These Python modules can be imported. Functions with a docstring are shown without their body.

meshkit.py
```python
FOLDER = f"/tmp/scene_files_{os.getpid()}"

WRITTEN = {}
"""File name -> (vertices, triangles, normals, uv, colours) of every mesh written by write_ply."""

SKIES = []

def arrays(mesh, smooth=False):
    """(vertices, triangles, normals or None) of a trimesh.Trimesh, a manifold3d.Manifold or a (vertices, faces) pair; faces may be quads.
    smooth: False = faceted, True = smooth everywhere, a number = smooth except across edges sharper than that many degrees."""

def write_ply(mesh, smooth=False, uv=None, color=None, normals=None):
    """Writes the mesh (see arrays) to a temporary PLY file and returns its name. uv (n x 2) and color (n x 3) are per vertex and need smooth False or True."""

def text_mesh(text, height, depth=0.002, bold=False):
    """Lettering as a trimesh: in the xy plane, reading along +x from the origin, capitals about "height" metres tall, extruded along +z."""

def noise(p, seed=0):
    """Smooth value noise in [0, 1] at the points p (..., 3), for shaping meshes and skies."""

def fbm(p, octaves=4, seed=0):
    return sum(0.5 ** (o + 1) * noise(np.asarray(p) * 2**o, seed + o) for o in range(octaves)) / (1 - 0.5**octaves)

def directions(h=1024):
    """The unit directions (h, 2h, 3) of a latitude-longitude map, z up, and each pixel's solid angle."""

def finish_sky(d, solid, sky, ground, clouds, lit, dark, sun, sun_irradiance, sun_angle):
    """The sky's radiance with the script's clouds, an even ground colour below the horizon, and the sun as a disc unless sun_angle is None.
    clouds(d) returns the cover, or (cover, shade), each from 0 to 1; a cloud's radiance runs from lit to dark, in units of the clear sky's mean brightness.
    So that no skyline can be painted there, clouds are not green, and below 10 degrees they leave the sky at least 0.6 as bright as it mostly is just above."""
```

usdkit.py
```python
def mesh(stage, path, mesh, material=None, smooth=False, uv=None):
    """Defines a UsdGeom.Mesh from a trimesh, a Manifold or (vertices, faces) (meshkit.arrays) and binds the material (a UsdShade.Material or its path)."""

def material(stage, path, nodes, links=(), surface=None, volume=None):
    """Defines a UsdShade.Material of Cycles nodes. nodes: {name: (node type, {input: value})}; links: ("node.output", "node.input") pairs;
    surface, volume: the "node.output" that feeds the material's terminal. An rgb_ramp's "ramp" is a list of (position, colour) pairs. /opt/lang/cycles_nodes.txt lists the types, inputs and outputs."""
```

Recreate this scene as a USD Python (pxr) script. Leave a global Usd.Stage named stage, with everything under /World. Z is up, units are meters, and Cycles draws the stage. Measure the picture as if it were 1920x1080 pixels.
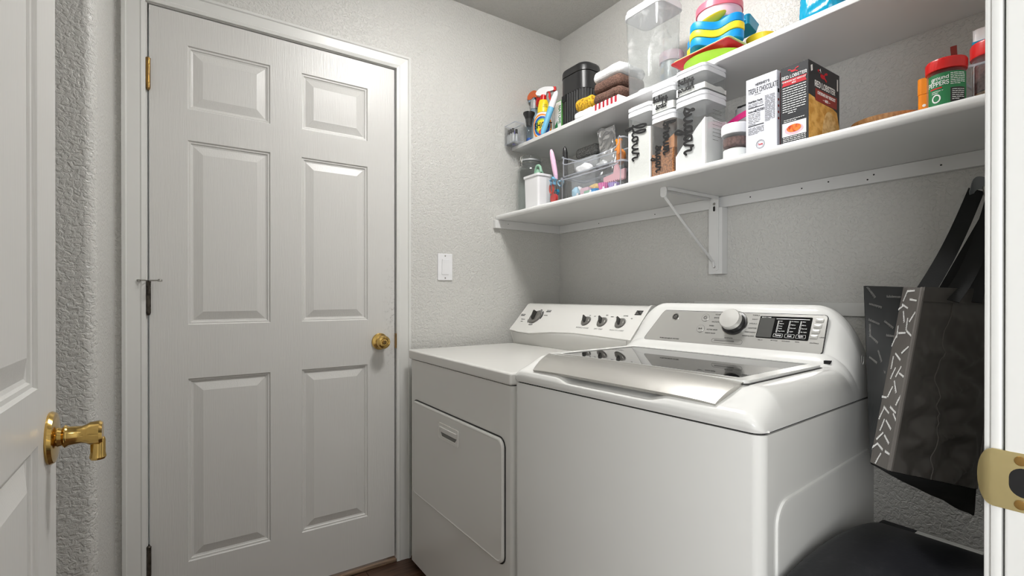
import math, random
import numpy as np, trimesh, usdkit, meshkit
from shapely.geometry import Polygon, Point, LineString, box as sbox
from shapely import affinity
from shapely.ops import unary_union
from pxr import Usd, UsdGeom, UsdShade, UsdLux, Gf, Sdf

stage = Usd.Stage.CreateInMemory()
UsdGeom.SetStageUpAxis(stage, 'Z'); UsdGeom.SetStageMetersPerUnit(stage, 1.0)
UsdGeom.Xform.Define(stage, '/World'); UsdGeom.Scope.Define(stage, '/World/Looks')
PI = math.pi

# ---------------------------------------------------------------- camera, sky, exposure
YAW, PIT = math.radians(34.297), math.radians(-0.139)
CAM = np.array([-1.6151, -1.9343, 1.0899])
cam = UsdGeom.Camera.Define(stage, '/World/camera')
Fw = np.array([math.sin(YAW)*math.cos(PIT), math.cos(YAW)*math.cos(PIT), math.sin(PIT)])
Rt = np.array([math.cos(YAW), -math.sin(YAW), 0.0]); Up = np.cross(Rt, Fw)
cam.AddTransformOp().Set(Gf.Matrix4d(*Rt, 0, *Up, 0, *(-Fw), 0, *CAM, 1))
cam.CreateHorizontalApertureAttr(36.0); cam.CreateVerticalApertureAttr(20.25)
cam.CreateFocalLengthAttr(919.84*36/1920)
cam.CreateVerticalApertureOffsetAttr(16.28*36/1920)
cam.CreateClippingRangeAttr((0.03, 100.0))
cam.CreateExposureAttr(1.47)
dome = UsdLux.DomeLight.Define(stage, '/World/sky'); dome.CreateIntensityAttr(0.3); dome.CreateColorAttr((0.9, 0.95, 1.0))
fill_rect = UsdLux.RectLight.Define(stage, '/World/added_fill_light')      # added fill for the machine fronts, left behind the camera; no window built
fill_rect.AddTranslateOp().Set(Gf.Vec3d(-2.88, -2.88, 1.25)); fill_rect.AddRotateYOp().Set(-90.0)
fill_rect.CreateWidthAttr(1.5); fill_rect.CreateHeightAttr(.95); fill_rect.CreateIntensityAttr(4.0); fill_rect.CreateColorAttr((.97, .985, 1.0))
LAMP_ROOM, LAMP_FILL = 22.0, 4.0        # emission of the room lamp and of the added hall lamp

# ---------------------------------------------------------------- materials
def lin(c):
    return tuple(((x/255)/12.92 if x/255 <= .04045 else ((x/255+.055)/1.055)**2.4) for x in c)
M = {}
def pm(name, rgb, rough=.5, metal=0., bump=None, var=None, **kw):
    """principled; rgb 0..255 sRGB; bump=(scale xyz, detail, distance, strength); var=(scale, other rgb, lo, hi)"""
    nodes = {'p': ('principled_bsdf', dict(base_color=lin(rgb), roughness=rough, metallic=metal, **kw))}
    links = []
    if bump or var: nodes['g'] = ('texture_coordinate', {}) if (bump and bump[4:]) else ('geometry', {})
    src = 'g.object' if (bump and bump[4:]) else 'g.position'
    if bump:
        nodes['m'] = ('mapping', dict(scale=bump[0])); nodes['n'] = ('noise_texture', dict(scale=1.0, detail=bump[1], roughness=.55))
        nodes['b'] = ('bump', dict(distance=bump[2], strength=bump[3]))
        links += [(src, 'm.vector'), ('m.vector', 'n.vector'), ('n.fac', 'b.height'), ('b.normal', 'p.normal')]
    if var:
        nodes['m2'] = ('mapping', dict(scale=var[0])); nodes['n2'] = ('noise_texture', dict(scale=1.0, detail=3.0))
        nodes['r2'] = ('rgb_ramp', {'ramp': [(var[2], lin(rgb)), (var[3], lin(var[1]))]})
        links += [(src, 'm2.vector'), ('m2.vector', 'n2.vector'), ('n2.fac', 'r2.fac'), ('r2.color', 'p.base_color')]
    M[name] = usdkit.material(stage, '/World/Looks/'+name, nodes, links, surface='p.BSDF')
    return M[name]
def wallpaint(name, rgb, rough, scale, dist, strength):
    nodes = {'p': ('principled_bsdf', dict(base_color=lin(rgb), roughness=rough)), 'g': ('geometry', {}),
             'n': ('noise_texture', dict(scale=scale, detail=2.5, roughness=.5, distortion=.6)),
             'r': ('rgb_ramp', {'ramp': [(.36, (0, 0, 0)), (.5, (.7, .7, .7)), (.66, (1, 1, 1))]}),
             'b': ('bump', dict(distance=dist, strength=strength))}
    M[name] = usdkit.material(stage, '/World/Looks/'+name, nodes, [('g.position', 'n.vector'), ('n.fac', 'r.fac'), ('r.color', 'b.height'), ('b.normal', 'p.normal')], surface='p.BSDF')
def clear(name, tint=(.96, .97, .97), haze=.06, hazecol=(.8, .8, .8), rough=.04, patch=None):
    nodes = {'t': ('transparent_bsdf', dict(color=tint)), 'g': ('glossy_bsdf', dict(roughness=rough, color=(.95, .95, .95))), 'lw': ('layer_weight', dict(blend=.5)), 'pw': ('math', dict(math_type='power', value2=4.)), 'f': ('math', dict(math_type='multiply_add', value2=.85, value3=.03)),
             'a': ('mix_closure', {}), 'd': ('diffuse_bsdf', dict(color=hazecol)), 'm': ('mix_closure', dict(fac=haze))}
    links = [('lw.facing', 'pw.value1'), ('pw.value', 'f.value1'), ('f.value', 'a.fac'), ('t.BSDF', 'a.closure1'), ('g.BSDF', 'a.closure2'), ('a.closure', 'm.closure1'), ('d.BSDF', 'm.closure2')]
    if patch:
        nodes['q'] = ('geometry', {}); nodes['n'] = ('noise_texture', dict(scale=patch[0], detail=4., roughness=.6, distortion=.8))
        nodes['r'] = ('rgb_ramp', {'ramp': [(patch[1], (haze,)*3), (patch[2], (patch[3],)*3)]})
        links += [('q.position', 'n.vector'), ('n.fac', 'r.fac'), ('r.color', 'm.fac')]
    M[name] = usdkit.material(stage, '/World/Looks/'+name, nodes, links, surface='m.closure')
def emit(name, rgb, s):
    M[name] = usdkit.material(stage, '/World/Looks/'+name, {'e': ('emission', dict(color=rgb, strength=s))}, surface='e.emission')

wallpaint('wall_paint', (208, 207, 203), .36, 105., .0028, .55)
wallpaint('ceiling_paint', (196, 195, 191), .6, 90., .003, .6)
pm('trim_paint', (222, 222, 219), .32, bump=((60, 60, 60), 3, .0006, .25))
pm('shelf_paint', (226, 226, 225), .38, bump=((50, 25, 90), 3, .001, .3))
pm('door_paint', (214, 213, 210), .34, bump=((330, 330, 14), 3, .0012, .38))
dn = {'p': ('principled_bsdf', dict(roughness=.34)), 'g': ('geometry', {}), 'm': ('mapping', dict(scale=(330, 330, 14))), 'n': ('noise_texture', dict(scale=1., detail=3., roughness=.55)), 'b': ('bump', dict(distance=.0012, strength=.38)),
      's': ('separate_xyz', {}), 'mx': ('math', dict(math_type='multiply_add', value2=22., value3=20.5, use_clamp=True)), 'mz': ('math', dict(math_type='subtract', value2=1.0)), 'az': ('math', dict(math_type='absolute')), 'kz': ('math', dict(math_type='multiply_add', value2=-4., value3=1.1, use_clamp=True)),
      'n2': ('noise_texture', dict(scale=70., detail=5., roughness=.7)), 'r2': ('rgb_ramp', {'ramp': [(.52, (0, 0, 0)), (.66, (1, 1, 1))]}), 'a1': ('math', dict(math_type='multiply')), 'a2': ('math', dict(math_type='multiply')), 'a3': ('math', dict(math_type='multiply', value2=.55)), 'mc': ('mix', dict(color1=lin((214, 213, 210)), color2=lin((112, 108, 102))))}
M['door_paint'] = usdkit.material(stage, '/World/Looks/door_paint_scuffed', dn, [('g.position', 'm.vector'), ('m.vector', 'n.vector'), ('n.fac', 'b.height'), ('b.normal', 'p.normal'), ('g.position', 's.vector'), ('s.x', 'mx.value1'), ('s.z', 'mz.value1'), ('mz.value', 'az.value1'), ('az.value', 'kz.value1'), ('g.position', 'n2.vector'), ('n2.fac', 'r2.fac'), ('mx.value', 'a1.value1'), ('kz.value', 'a1.value2'), ('a1.value', 'a2.value1'), ('r2.color', 'a2.value2'), ('a2.value', 'a3.value1'), ('a3.value', 'mc.fac'), ('mc.color', 'p.base_color')], surface='p.BSDF')
pm('enamel', (226, 226, 223), .16, bump=((7, 7, 7), 1, .0012, .15))
pm('dryer_enamel', (226, 225, 221), .2, bump=((7, 7, 7), 1, .0012, .15))
pm('console_plastic', (228, 227, 223), .33)
pm('shaded_band', (205, 204, 200), .4)  # console plastic made darker: shade of the down-facing band put in the colour
pm('seam_dark', (38, 38, 37), .6)
pm('panel_silver', (196, 195, 191), .27, .55, bump=((30, 30, 30), 2, .0003, .15))
pm('handle_silver', (190, 188, 183), .34, .75, bump=((900, 900, 900), 1, .0003, .3))
pm('knob_grey', (128, 126, 122), .3, .35)
pm('knob_dark', (52, 51, 49), .35, .2)
pm('cap_silver', (216, 215, 211), .3, .45)
pm('chrome', (225, 224, 220), .14, 1.)
pm('lid_glass', (10, 10, 11), .03, specular_ior_level=.38)
pm('screen_black', (16, 16, 17), .12)
pm('screen_grey', (84, 84, 82), .15)
pm('print_white', (236, 236, 234), .5)
pm('print_grey', (118, 117, 114), .5)
pm('print_dark', (40, 39, 38), .5)
pm('print_red', (196, 30, 44), .5)
pm('ink_black', (24, 24, 25), .55)
pm('brass', (212, 178, 106), .15, 1.)
pm('brass_plate', (230, 212, 156), .34, 1., bump=((60, 60, 60), 3, .0004, .3))
pm('brass_aged', (168, 132, 74), .38, .9, var=((90, 90, 30), (104, 88, 66), .4, .7))
pm('hinge_dark', (92, 86, 78), .45, .8, var=((70, 70, 50), (56, 51, 47), .4, .65))
pm('steel', (170, 168, 163), .35, .9)
pm('dark_hole', (14, 13, 13), .8)
pm('threshold_wood', (150, 124, 100), .5, bump=((8, 120, 120), 3, .0008, .4), var=((9, 150, 60), (104, 84, 68), .4, .7))
for i, (a, b) in enumerate((((98, 70, 52), (58, 38, 27)), ((86, 60, 44), (50, 33, 24)), ((110, 80, 60), (66, 45, 33)))):
    pm('plank_%d' % i, a, .42, bump=((14, 160, 60), 4, .0008, .5), var=((8, 110, 40), b, .38, .66))
clear('clear_plastic', haze=.04)
clear('clear_acrylic', haze=.012, tint=(.97, .975, .98))
clear('clear_edge', haze=.34, tint=(.90, .92, .95), hazecol=(.78, .80, .86))
clear('cloudy_plastic', haze=.06, patch=(15., .56, .80, .35))
clear('jar_glass', tint=(.95, .97, .965), haze=.03, rough=.02)
pm('white_plastic', (236, 236, 238), .3)
pm('lid_white', (228, 229, 232), .28)
pm('flour', (240, 238, 234), .9, bump=((140, 140, 140), 3, .002, .4))
pm('sugar', (244, 243, 242), .85, bump=((260, 260, 260), 3, .001, .4))
pm('brown_sugar', (182, 122, 74), .9, bump=((150, 150, 150), 3, .004, .8), var=((170, 170, 170), (122, 76, 40), .42, .62))
pm('brown_sugar_light', (206, 140, 88), .9, bump=((90, 90, 90), 3, .003, .6))
pm('black_plastic', (38, 38, 39), .33)
pm('black_matte', (30, 30, 31), .55)
pm('red_plastic', (212, 28, 26), .3)
pm('red_tray', (186, 26, 36), .35)
pm('coral_red', (226, 70, 44), .35)
pm('yellow_plastic', (250, 218, 40), .35)
pm('orange_plastic', (226, 104, 46), .35)
pm('orange_tub', (238, 138, 18), .35)
pm('ring_orange', (236, 140, 40), .5); pm('ring_blue', (28, 92, 178), .5); pm('ring_green', (150, 200, 70), .5)
pm('greyblue_plastic', (142, 168, 186), .4)
pm('lightblue_plastic', (116, 186, 222), .35)
pm('blue_silicone', (0, 142, 214), .4); pm('cyan_silicone', (70, 176, 222), .4); pm('yellow_silicone', (246, 216, 44), .4)
pm('lime', (166, 214, 50), .35); pm('pale_lime', (206, 226, 150), .4)
pm('pink_plastic', (226, 108, 128), .35); pm('pale_pink', (226, 192, 204), .4); pm('pink_handle', (238, 196, 222), .35)
pm('teal_plastic', (0, 144, 184), .35); pm('teal_film', (0, 152, 190), .22, bump=((40, 60, 14), 3, .006, .5))
pm('purple', (98, 84, 210), .4); pm('lilac', (180, 160, 216), .4); pm('magenta_print', (206, 30, 116), .45)
pm('green_print', (34, 122, 72), .45); pm('green_label', (96, 168, 84), .5); pm('sage', (150, 190, 166), .7)
pm('hotpink', (234, 128, 188), .45); pm('rose', (240, 190, 196), .55); pm('skyblue', (60, 158, 226), .4); pm('paleblue', (176, 214, 234), .45)
pm('yellow_cloth', (222, 176, 42), .9, bump=((130, 130, 130), 2, .006, .8), var=((110, 110, 110), (160, 118, 22), .48, .62))
pm('white_cloth', (232, 233, 234), .95, bump=((220, 220, 220), 2, .003, .5))
pm('brown_cloth', (112, 84, 72), .95, bump=((260, 260, 260), 2, .003, .6), var=((190, 190, 190), (82, 60, 52), .42, .62))
pm('grey_cloth', (140, 140, 138), .95, bump=((240, 240, 240), 2, .003, .6), var=((190, 190, 190), (92, 92, 91), .42, .62))
pm('stripe_red', (160, 34, 48), .9, bump=((260, 260, 260), 2, .002, .5)); pm('stripe_white', (232, 222, 222), .9, bump=((260, 260, 260), 2, .002, .5))
pm('foil', (214, 214, 214), .22, .75, bump=((60, 60, 25), 4, .006, .6))
pm('film_grey', (176, 178, 180), .35, .1, bump=((50, 50, 20), 3, .004, .5))
pm('box_white', (226, 228, 238), .4)
pm('box_charcoal', (50, 51, 54), .45)
pm('photo_food', (236, 130, 50), .5, var=((120, 120, 120), (196, 60, 24), .45, .6))
pm('photo_biscuit', (232, 184, 100), .5, var=((42, 42, 60), (200, 146, 62), .40, .62))
pm('photo_biscuit_pale', (234, 202, 140), .5, var=((50, 50, 70), (204, 158, 88), .42, .64))
pm('chip_red', (150, 52, 44), .45)
pm('wood_tan', (190, 144, 94), .5, var=((30, 200, 60), (160, 114, 70), .4, .65))
pm('spice', (120, 88, 84), .8, var=((140, 140, 140), (80, 56, 52), .4, .65))
pm('crumbs', (206, 172, 118), .85, bump=((200, 200, 200), 2, .003, .6), var=((160, 160, 160), (160, 120, 74), .42, .62))
pm('tote_black', (74, 71, 68), .27, bump=((8, 18, 18), 2, .012, .35))
pm('tote_gusset', (92, 88, 84), .45, bump=((24, 24, 10), 3, .004, .4))
pm('tote_dark', (30, 32, 33), .5, bump=((24, 24, 10), 3, .004, .4))  # dark tote cloth; on the gusset fold it carries painted shade
pm('tote_piping', (96, 92, 88), .6)
pm('webbing', (24, 25, 26), .7, bump=((300, 300, 300), 2, .001, .4))
pm('webbing_lit', (118, 122, 124), .6)  # paler copy of webbing: light on the strap top put in the colour
pm('bin_black', (28, 29, 34), .42, bump=((160, 160, 160), 3, .0008, .4), var=((40, 40, 40), (46, 46, 50), .55, .8))
emit('lamp_glass', (1.0, .985, .96), LAMP_ROOM)
emit('added_lamp_glass', (1.0, .985, .96), LAMP_FILL)

# ---------------------------------------------------------------- prim helpers
used = {}
def unique(parent, name):
    k = (parent, name); n = used.get(k, 0); used[k] = n+1
    return '%s/%s' % (parent, name if n == 0 else '%s_%03d' % (name, n))
def keys(p, label=None, cat=None, group=None, kind=None):
    for k, v in (('label', label), ('category', cat), ('group', group), ('kind', kind)):
        if v: p.SetCustomDataByKey(k, v)
def thing(name, label, cat, loc=(0, 0, 0), rz=0., group=None, kind=None):
    x = UsdGeom.Xform.Define(stage, unique('/World', name)); x.AddTranslateOp().Set(Gf.Vec3d(*map(float, loc)))
    if rz: x.AddRotateZOp().Set(float(rz))
    keys(x.GetPrim(), label, cat, group, kind); return str(x.GetPath())
def obj(name, mesh, mat, parent='/World', label=None, cat=None, group=None, kind=None, smooth=35):
    path = unique(parent, name)
    if isinstance(mesh, (list, tuple)) and not isinstance(mesh[0], np.ndarray): mesh = trimesh.util.concatenate(list(mesh))
    m = usdkit.mesh(stage, path, mesh, M[mat] if isinstance(mat, str) else mat, smooth=smooth)
    keys(m.GetPrim(), label, cat, group, kind); return path
def struct(name, mesh, mat, label, smooth=35): return obj(name, mesh, mat, '/World', label=label, cat=name.split('_')[0], kind='structure', smooth=smooth)

# ---------------------------------------------------------------- mesh helpers
def A(v): return np.asarray(v, float)
def T(m, t=(0, 0, 0), rx=0, ry=0, rz=0):
    m = m.copy()
    for a, ax in ((rx, (1, 0, 0)), (ry, (0, 1, 0)), (rz, (0, 0, 1))):
        if a: m.apply_transform(trimesh.transformations.rotation_matrix(math.radians(a), ax))
    m.apply_translation(t); return m
def bx(x0, x1, y0, y1, z0, z1):
    m = trimesh.creation.box((x1-x0, y1-y0, z1-z0)); m.apply_translation(((x0+x1)/2, (y0+y1)/2, (z0+z1)/2)); return m
def rb(x0, x1, y0, y1, z0, z1, r=.003, n=2):
    """box with rounded edges"""
    r = min(r, (x1-x0)/2.01, (y1-y0)/2.01, (z1-z0)/2.01)
    a = np.linspace(0, PI/2, n+1); pts = []
    for t in a:
        for p in (a if t < PI/2-1e-6 else [0]):
            pts.append((math.cos(t)*math.cos(p), math.cos(t)*math.sin(p), math.sin(t)))
    pts = np.unique(np.round(np.array(pts), 9), axis=0); out = []
    for sx, cx in ((-1, x0+r), (1, x1-r)):
        for sy, cy in ((-1, y0+r), (1, y1-r)):
            for sz, cz in ((-1, z0+r), (1, z1-r)): out.append(pts*[sx*r, sy*r, sz*r]+[cx, cy, cz])
    return trimesh.convex.convex_hull(np.vstack(out))
def ex(poly, h, z=0.):
    gs = getattr(poly, 'geoms', [poly])
    m = trimesh.util.concatenate([trimesh.creation.extrude_polygon(g, h, engine='earcut') for g in gs if g.area > 1e-10]); m.apply_translation((0, 0, z)); return m
def rrect(x0, x1, y0, y1, r, res=6): return sbox(x0+r, y0+r, x1-r, y1-r).buffer(r, quad_segs=res)
def place(m, O, ux, uy):
    ux, uy = A(ux)/np.linalg.norm(ux), A(uy)/np.linalg.norm(uy); m = m.copy()
    m.vertices = A(O)+m.vertices[:, :1]*ux+m.vertices[:, 1:2]*uy+m.vertices[:, 2:3]*np.cross(ux, uy); return m
def loft(rings, cap=True):
    """rings: list of (n,3) closed loops"""
    n = len(rings[0]); v = np.vstack(rings); f = []
    for i in range(len(rings)-1):
        for j in range(n):
            a, b, c, d = i*n+j, i*n+(j+1) % n, (i+1)*n+(j+1) % n, (i+1)*n+j
            f += [(a, b, c), (a, c, d)]
    if cap:
        for k, flip in ((0, True), (len(rings)-1, False)):
            c = len(v); v = np.vstack([v, rings[k].mean(0)])
            for j in range(n):
                t = (k*n+j, k*n+(j+1) % n, c); f.append(t[::-1] if flip else t)
    m = trimesh.Trimesh(v, f, process=False); return m
def fixn(m):
    m.merge_vertices(); trimesh.repair.fix_normals(m); return m
def lathe(prof, n=32, cap=True, loc=(0, 0, 0), sx=1., sy=1.):
    a = np.arange(n)*2*PI/n; rings = [np.stack([r*np.cos(a)*sx, r*np.sin(a)*sy, np.full(n, z)], 1) for r, z in prof]
    m = loft(rings, cap)
    m = fixn(m); m.apply_translation(loc); return m
def spline(p, n=8):
    p = A(p); q = np.vstack([2*p[0]-p[1], p, 2*p[-1]-p[-2]]); out = []
    for i in range(1, len(q)-2):
        for t in np.arange(n)/n:
            a, b, c, d = q[i-1:i+3]; out.append(.5*(2*b+(c-a)*t+(2*a-5*b+4*c-d)*t*t+(3*b-a-3*c+d)*t**3))
    return np.vstack(out+[p[-1]])
def tube(p, r, n=10):
    p = A(p); r = np.broadcast_to(r, len(p)); t = np.gradient(p, axis=0); t /= np.linalg.norm(t, axis=1, keepdims=True)
    u = np.cross(t[0], [0, 0, 1.] if abs(t[0][2]) < .9 else [1., 0, 0]); rings = []; a = np.arange(n)*2*PI/n
    for i in range(len(p)):
        u = u-t[i]*(u@t[i]); u /= np.linalg.norm(u); w = np.cross(t[i], u)
        rings.append(p[i]+r[i]*(np.cos(a)[:, None]*u+np.sin(a)[:, None]*w))
    return fixn(loft(rings))
def grid(P, thick=0.):
    """P (m,n,3) sheet -> mesh, made solid by thick along its normals"""
    m, n, _ = P.shape; v = P.reshape(-1, 3); i, j = np.meshgrid(np.arange(m-1), np.arange(n-1), indexing='ij')
    q = np.stack([i*n+j, (i+1)*n+j, (i+1)*n+j+1, i*n+j+1], -1).reshape(-1, 4); f = np.vstack([q[:, [0, 1, 2]], q[:, [0, 2, 3]]])
    if not thick: return trimesh.Trimesh(v, f, process=False)
    s = trimesh.Trimesh(v, f, process=False); N = np.array(s.vertex_normals); k = len(v)
    bd = [a*n for a in range(m)]+[(m-1)*n+b for b in range(1, n)]+[a*n+n-1 for a in range(m-2, -1, -1)]+[b for b in range(n-2, 0, -1)]
    e = []
    for a, b in zip(bd, bd[1:]+bd[:1]): e += [(a, b, b+k), (a, b+k, a+k)]
    return fixn(trimesh.Trimesh(np.vstack([v, v-N*thick]), np.vstack([f, f[:, ::-1]+k, e]), process=False))
def ribbon(path, wdir, w, th=.0015):
    p = A(path); wd = np.broadcast_to(A(wdir), p.shape); wd = wd/np.linalg.norm(wd, axis=1, keepdims=True)
    return grid(np.stack([p-wd*w/2, p, p+wd*w/2], 1), th)
def crinkle(m, amp, scale, seed=0, edge=None):
    m = m.copy()
    if edge: m = m.subdivide_to_size(edge, max_iter=12); m.merge_vertices()
    N = np.array(m.vertex_normals); m.vertices = m.vertices+N*((meshkit.fbm(m.vertices*scale+seed*7.3, 3, seed)-.5)*2*amp)[:, None]; return m
def soft(x0, x1, y0, y1, z0, z1, r, amp=.002, scale=25., seed=0, edge=.012): return crinkle(rb(x0, x1, y0, y1, z0, z1, r, 4), amp, scale, seed, edge)
_tx = {}
def txt(s, h, depth=.0004, bold=False, squeeze=1., center=False):
    k = (s, bold)
    if k not in _tx: _tx[k] = meshkit.text_mesh(s, 1.0, 1.0, bold)
    m = _tx[k].copy(); m.apply_scale((h*squeeze, h, depth))
    if center: m.apply_translation((-m.bounds[:, 0].mean(), -m.bounds[:, 1].mean(), 0))
    return m
def bars(w, n, pitch, h, seed=0, depth=.0004, fill=1., word=(.006, .02), gap=.0025):
    """n lines of printed body text too small to read: word-long strips"""
    r = random.Random(seed); out = []
    for i in range(n):
        x, end = 0., w*(fill if i < n-1 else fill*.6)
        while x < end-.002:
            l = min(r.uniform(*word), end-x); out.append(bx(x, x+l, -i*pitch-h, -i*pitch, 0, depth)); x += l+gap
    return trimesh.util.concatenate(out)
SCRIPT = {
 'f': ([(0, .1), (.4, .7), (.62, 1.8), (.42, 2.25), (.24, 1.7), (.2, .3), (.2, -.7), (.34, -1.1), (.5, -.7), (.36, .0), (.8, .25)], .75),
 'l': ([(0, .15), (.4, 1.), (.5, 1.9), (.3, 2.15), (.16, 1.4), (.2, .3), (.42, 0), (.72, .25)], .68),
 'o': ([(.62, .92), (.25, .88), (.1, .45), (.35, 0), (.68, .35), (.58, .92), (.75, .78), (1.05, .8)], 1.0),
 'u': ([(0, .85), (.08, .35), (.3, 0), (.62, .35), (.72, .95), (.72, .35), (.88, 0), (1.12, .25)], 1.05),
 'r': ([(0, .1), (.2, .75), (.28, 1.1), (.38, .85), (.68, .85), (.66, .4), (.78, .02), (1.02, .25)], .95),
 'b': ([(0, .15), (.38, 1.1), (.46, 1.95), (.26, 2.15), (.14, 1.2), (.16, .2), (.42, 0), (.68, .4), (.5, .85), (.3, .6), (.6, .7), (.95, .8)], .9),
 'w': ([(0, .85), (.06, .3), (.26, 0), (.5, .35), (.56, .9), (.56, .35), (.76, 0), (1.0, .4), (1.0, .95), (1.2, .8)], 1.15),
 'n': ([(0, .1), (.14, .95), (.14, 0), (.3, .75), (.52, .92), (.64, .6), (.64, .1), (.8, .0), (1.02, .25)], .98),
 's': ([(0, .1), (.42, .85), (.45, 1.2), (.3, .95), (.58, .45), (.42, 0), (.08, .1), (.5, .05), (.85, .25)], .8),
 'g': ([(.62, .9), (.25, .88), (.1, .45), (.35, .05), (.66, .5), (.68, .92), (.68, -.4), (.45, -1.1), (.22, -.75), (.6, -.1), (1.0, .25)], .95),
 'a': ([(.62, .9), (.25, .88), (.1, .45), (.35, 0), (.66, .5), (.68, .92), (.7, .3), (.85, 0), (1.08, .25)], 1.0),
 'k': ([(0, .15), (.38, 1.1), (.46, 1.95), (.26, 2.15), (.14, 1.2), (.16, 0), (.22, .55), (.5, .95), (.55, .7), (.26, .5), (.5, .35), (.62, 0), (.9, .25)], .85),
 'i': ([(0, .15), (.22, .9), (.24, .3), (.4, 0), (.62, .25)], .55),
 'p': ([(0, .3), (.2, .95), (.16, 0), (.1, -1.1), (.18, .3), (.4, .92), (.66, .5), (.42, .02), (.25, .15), (.6, .1), (.95, .25)], .9),
 'd': ([(.62, .9), (.25, .88), (.1, .45), (.35, 0), (.66, .5), (.74, 2.1), (.72, .4), (.86, 0), (1.08, .25)], 1.0),
 'e': ([(0, .25), (.4, .5), (.52, .85), (.3, .95), (.12, .45), (.36, 0), (.78, .25)], .72)}
def script(s, xh, stroke=.12, depth=.0005):
    x, parts = 0., []
    for ch in s:
        if ch == ' ': x += .6; continue
        p, adv = SCRIPT[ch]; parts.append(LineString(spline(A(p), 6)+[x, 0]).buffer(stroke, quad_segs=3))
        if ch == 'i': parts.append(Point(x+.26, 1.45).buffer(stroke*1.2, quad_segs=3))
        x += adv
    return ex(affinity.scale(unary_union(parts).simplify(.012), xh, xh, origin=(0, 0)), depth)
NX = ((0, -1, 0), (0, 0, 1))      # reading directions on a face that looks towards -x
NY = ((1, 0, 0), (0, 0, 1))       # ... towards -y
def canister(path, w, d, h, wall=.0018, r=.012, mat='clear_plastic', z=0.):
    """open-topped clear box: y width w, x depth d"""
    o, i = rrect(-d/2, d/2, -w/2, w/2, r), rrect(-d/2+wall, d/2-wall, -w/2+wall, w/2-wall, r-wall)
    return obj('container', [ex(o.difference(i), h-wall, z+wall), ex(o, wall, z)], mat, path)
def lid(path, w, d, z, h=.02, r=.014, mat='lid_white', name='lid'):
    return obj(name, [ex(rrect(-d/2, d/2, -w/2, w/2, r), h*.42, z), ex(rrect(-d/2+.002, d/2-.002, -w/2+.002, w/2-.002, r), h*.2, z+h*.4), ex(rrect(-d/2, d/2, -w/2, w/2, r), h*.3, z+h*.58), ex(rrect(-d/2+.005, d/2-.005, -w/2+.005, w/2-.005, r), h*.14, z+h*.86)], mat, path)


# ================================================================ the setting
H = 2.39
fl = thing('floor', 'dark brown wood plank floor of the laundry room', 'floor', kind='structure')
obj('subfloor', bx(-2.9, .1, -3.4, .11, -.06, -.012), 'dark_hole', fl)
rnd = random.Random(5)
y = .11
row = 0
while y > -3.35:
    x = -2.9+rnd.uniform(-1., 0.)
    while x < .1:
        L = rnd.uniform(.9, 1.3); a, b = max(x, -2.9), min(x+L, .1)
        if b-a > .02: obj('plank', rb(a+.0006, b-.0006, y-.1194, y-.0006, -.012, rnd.uniform(-.0006, 0), .0012, 1), 'plank_%d' % rnd.randrange(3), fl)
        x += L
    y -= .12
def wall_xz(x0, x1, z1, holes): return sbox(x0, 0, x1, z1).difference(unary_union(holes)) if holes else sbox(x0, 0, x1, z1)
XZ = ((1, 0, 0), (0, 0, 1))
def rescale(path, s): UsdGeom.Xformable(stage.GetPrimAtPath(path)).AddScaleOp().Set(Gf.Vec3f(*s))
struct('wall_back', place(ex(wall_xz(-2.5, .1, H, [sbox(-1.71, -.1, -.857, 2.033)]), .11), (0, .11, 0), *XZ), 'wall_paint', 'light grey textured wall around the closed white door')
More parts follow.
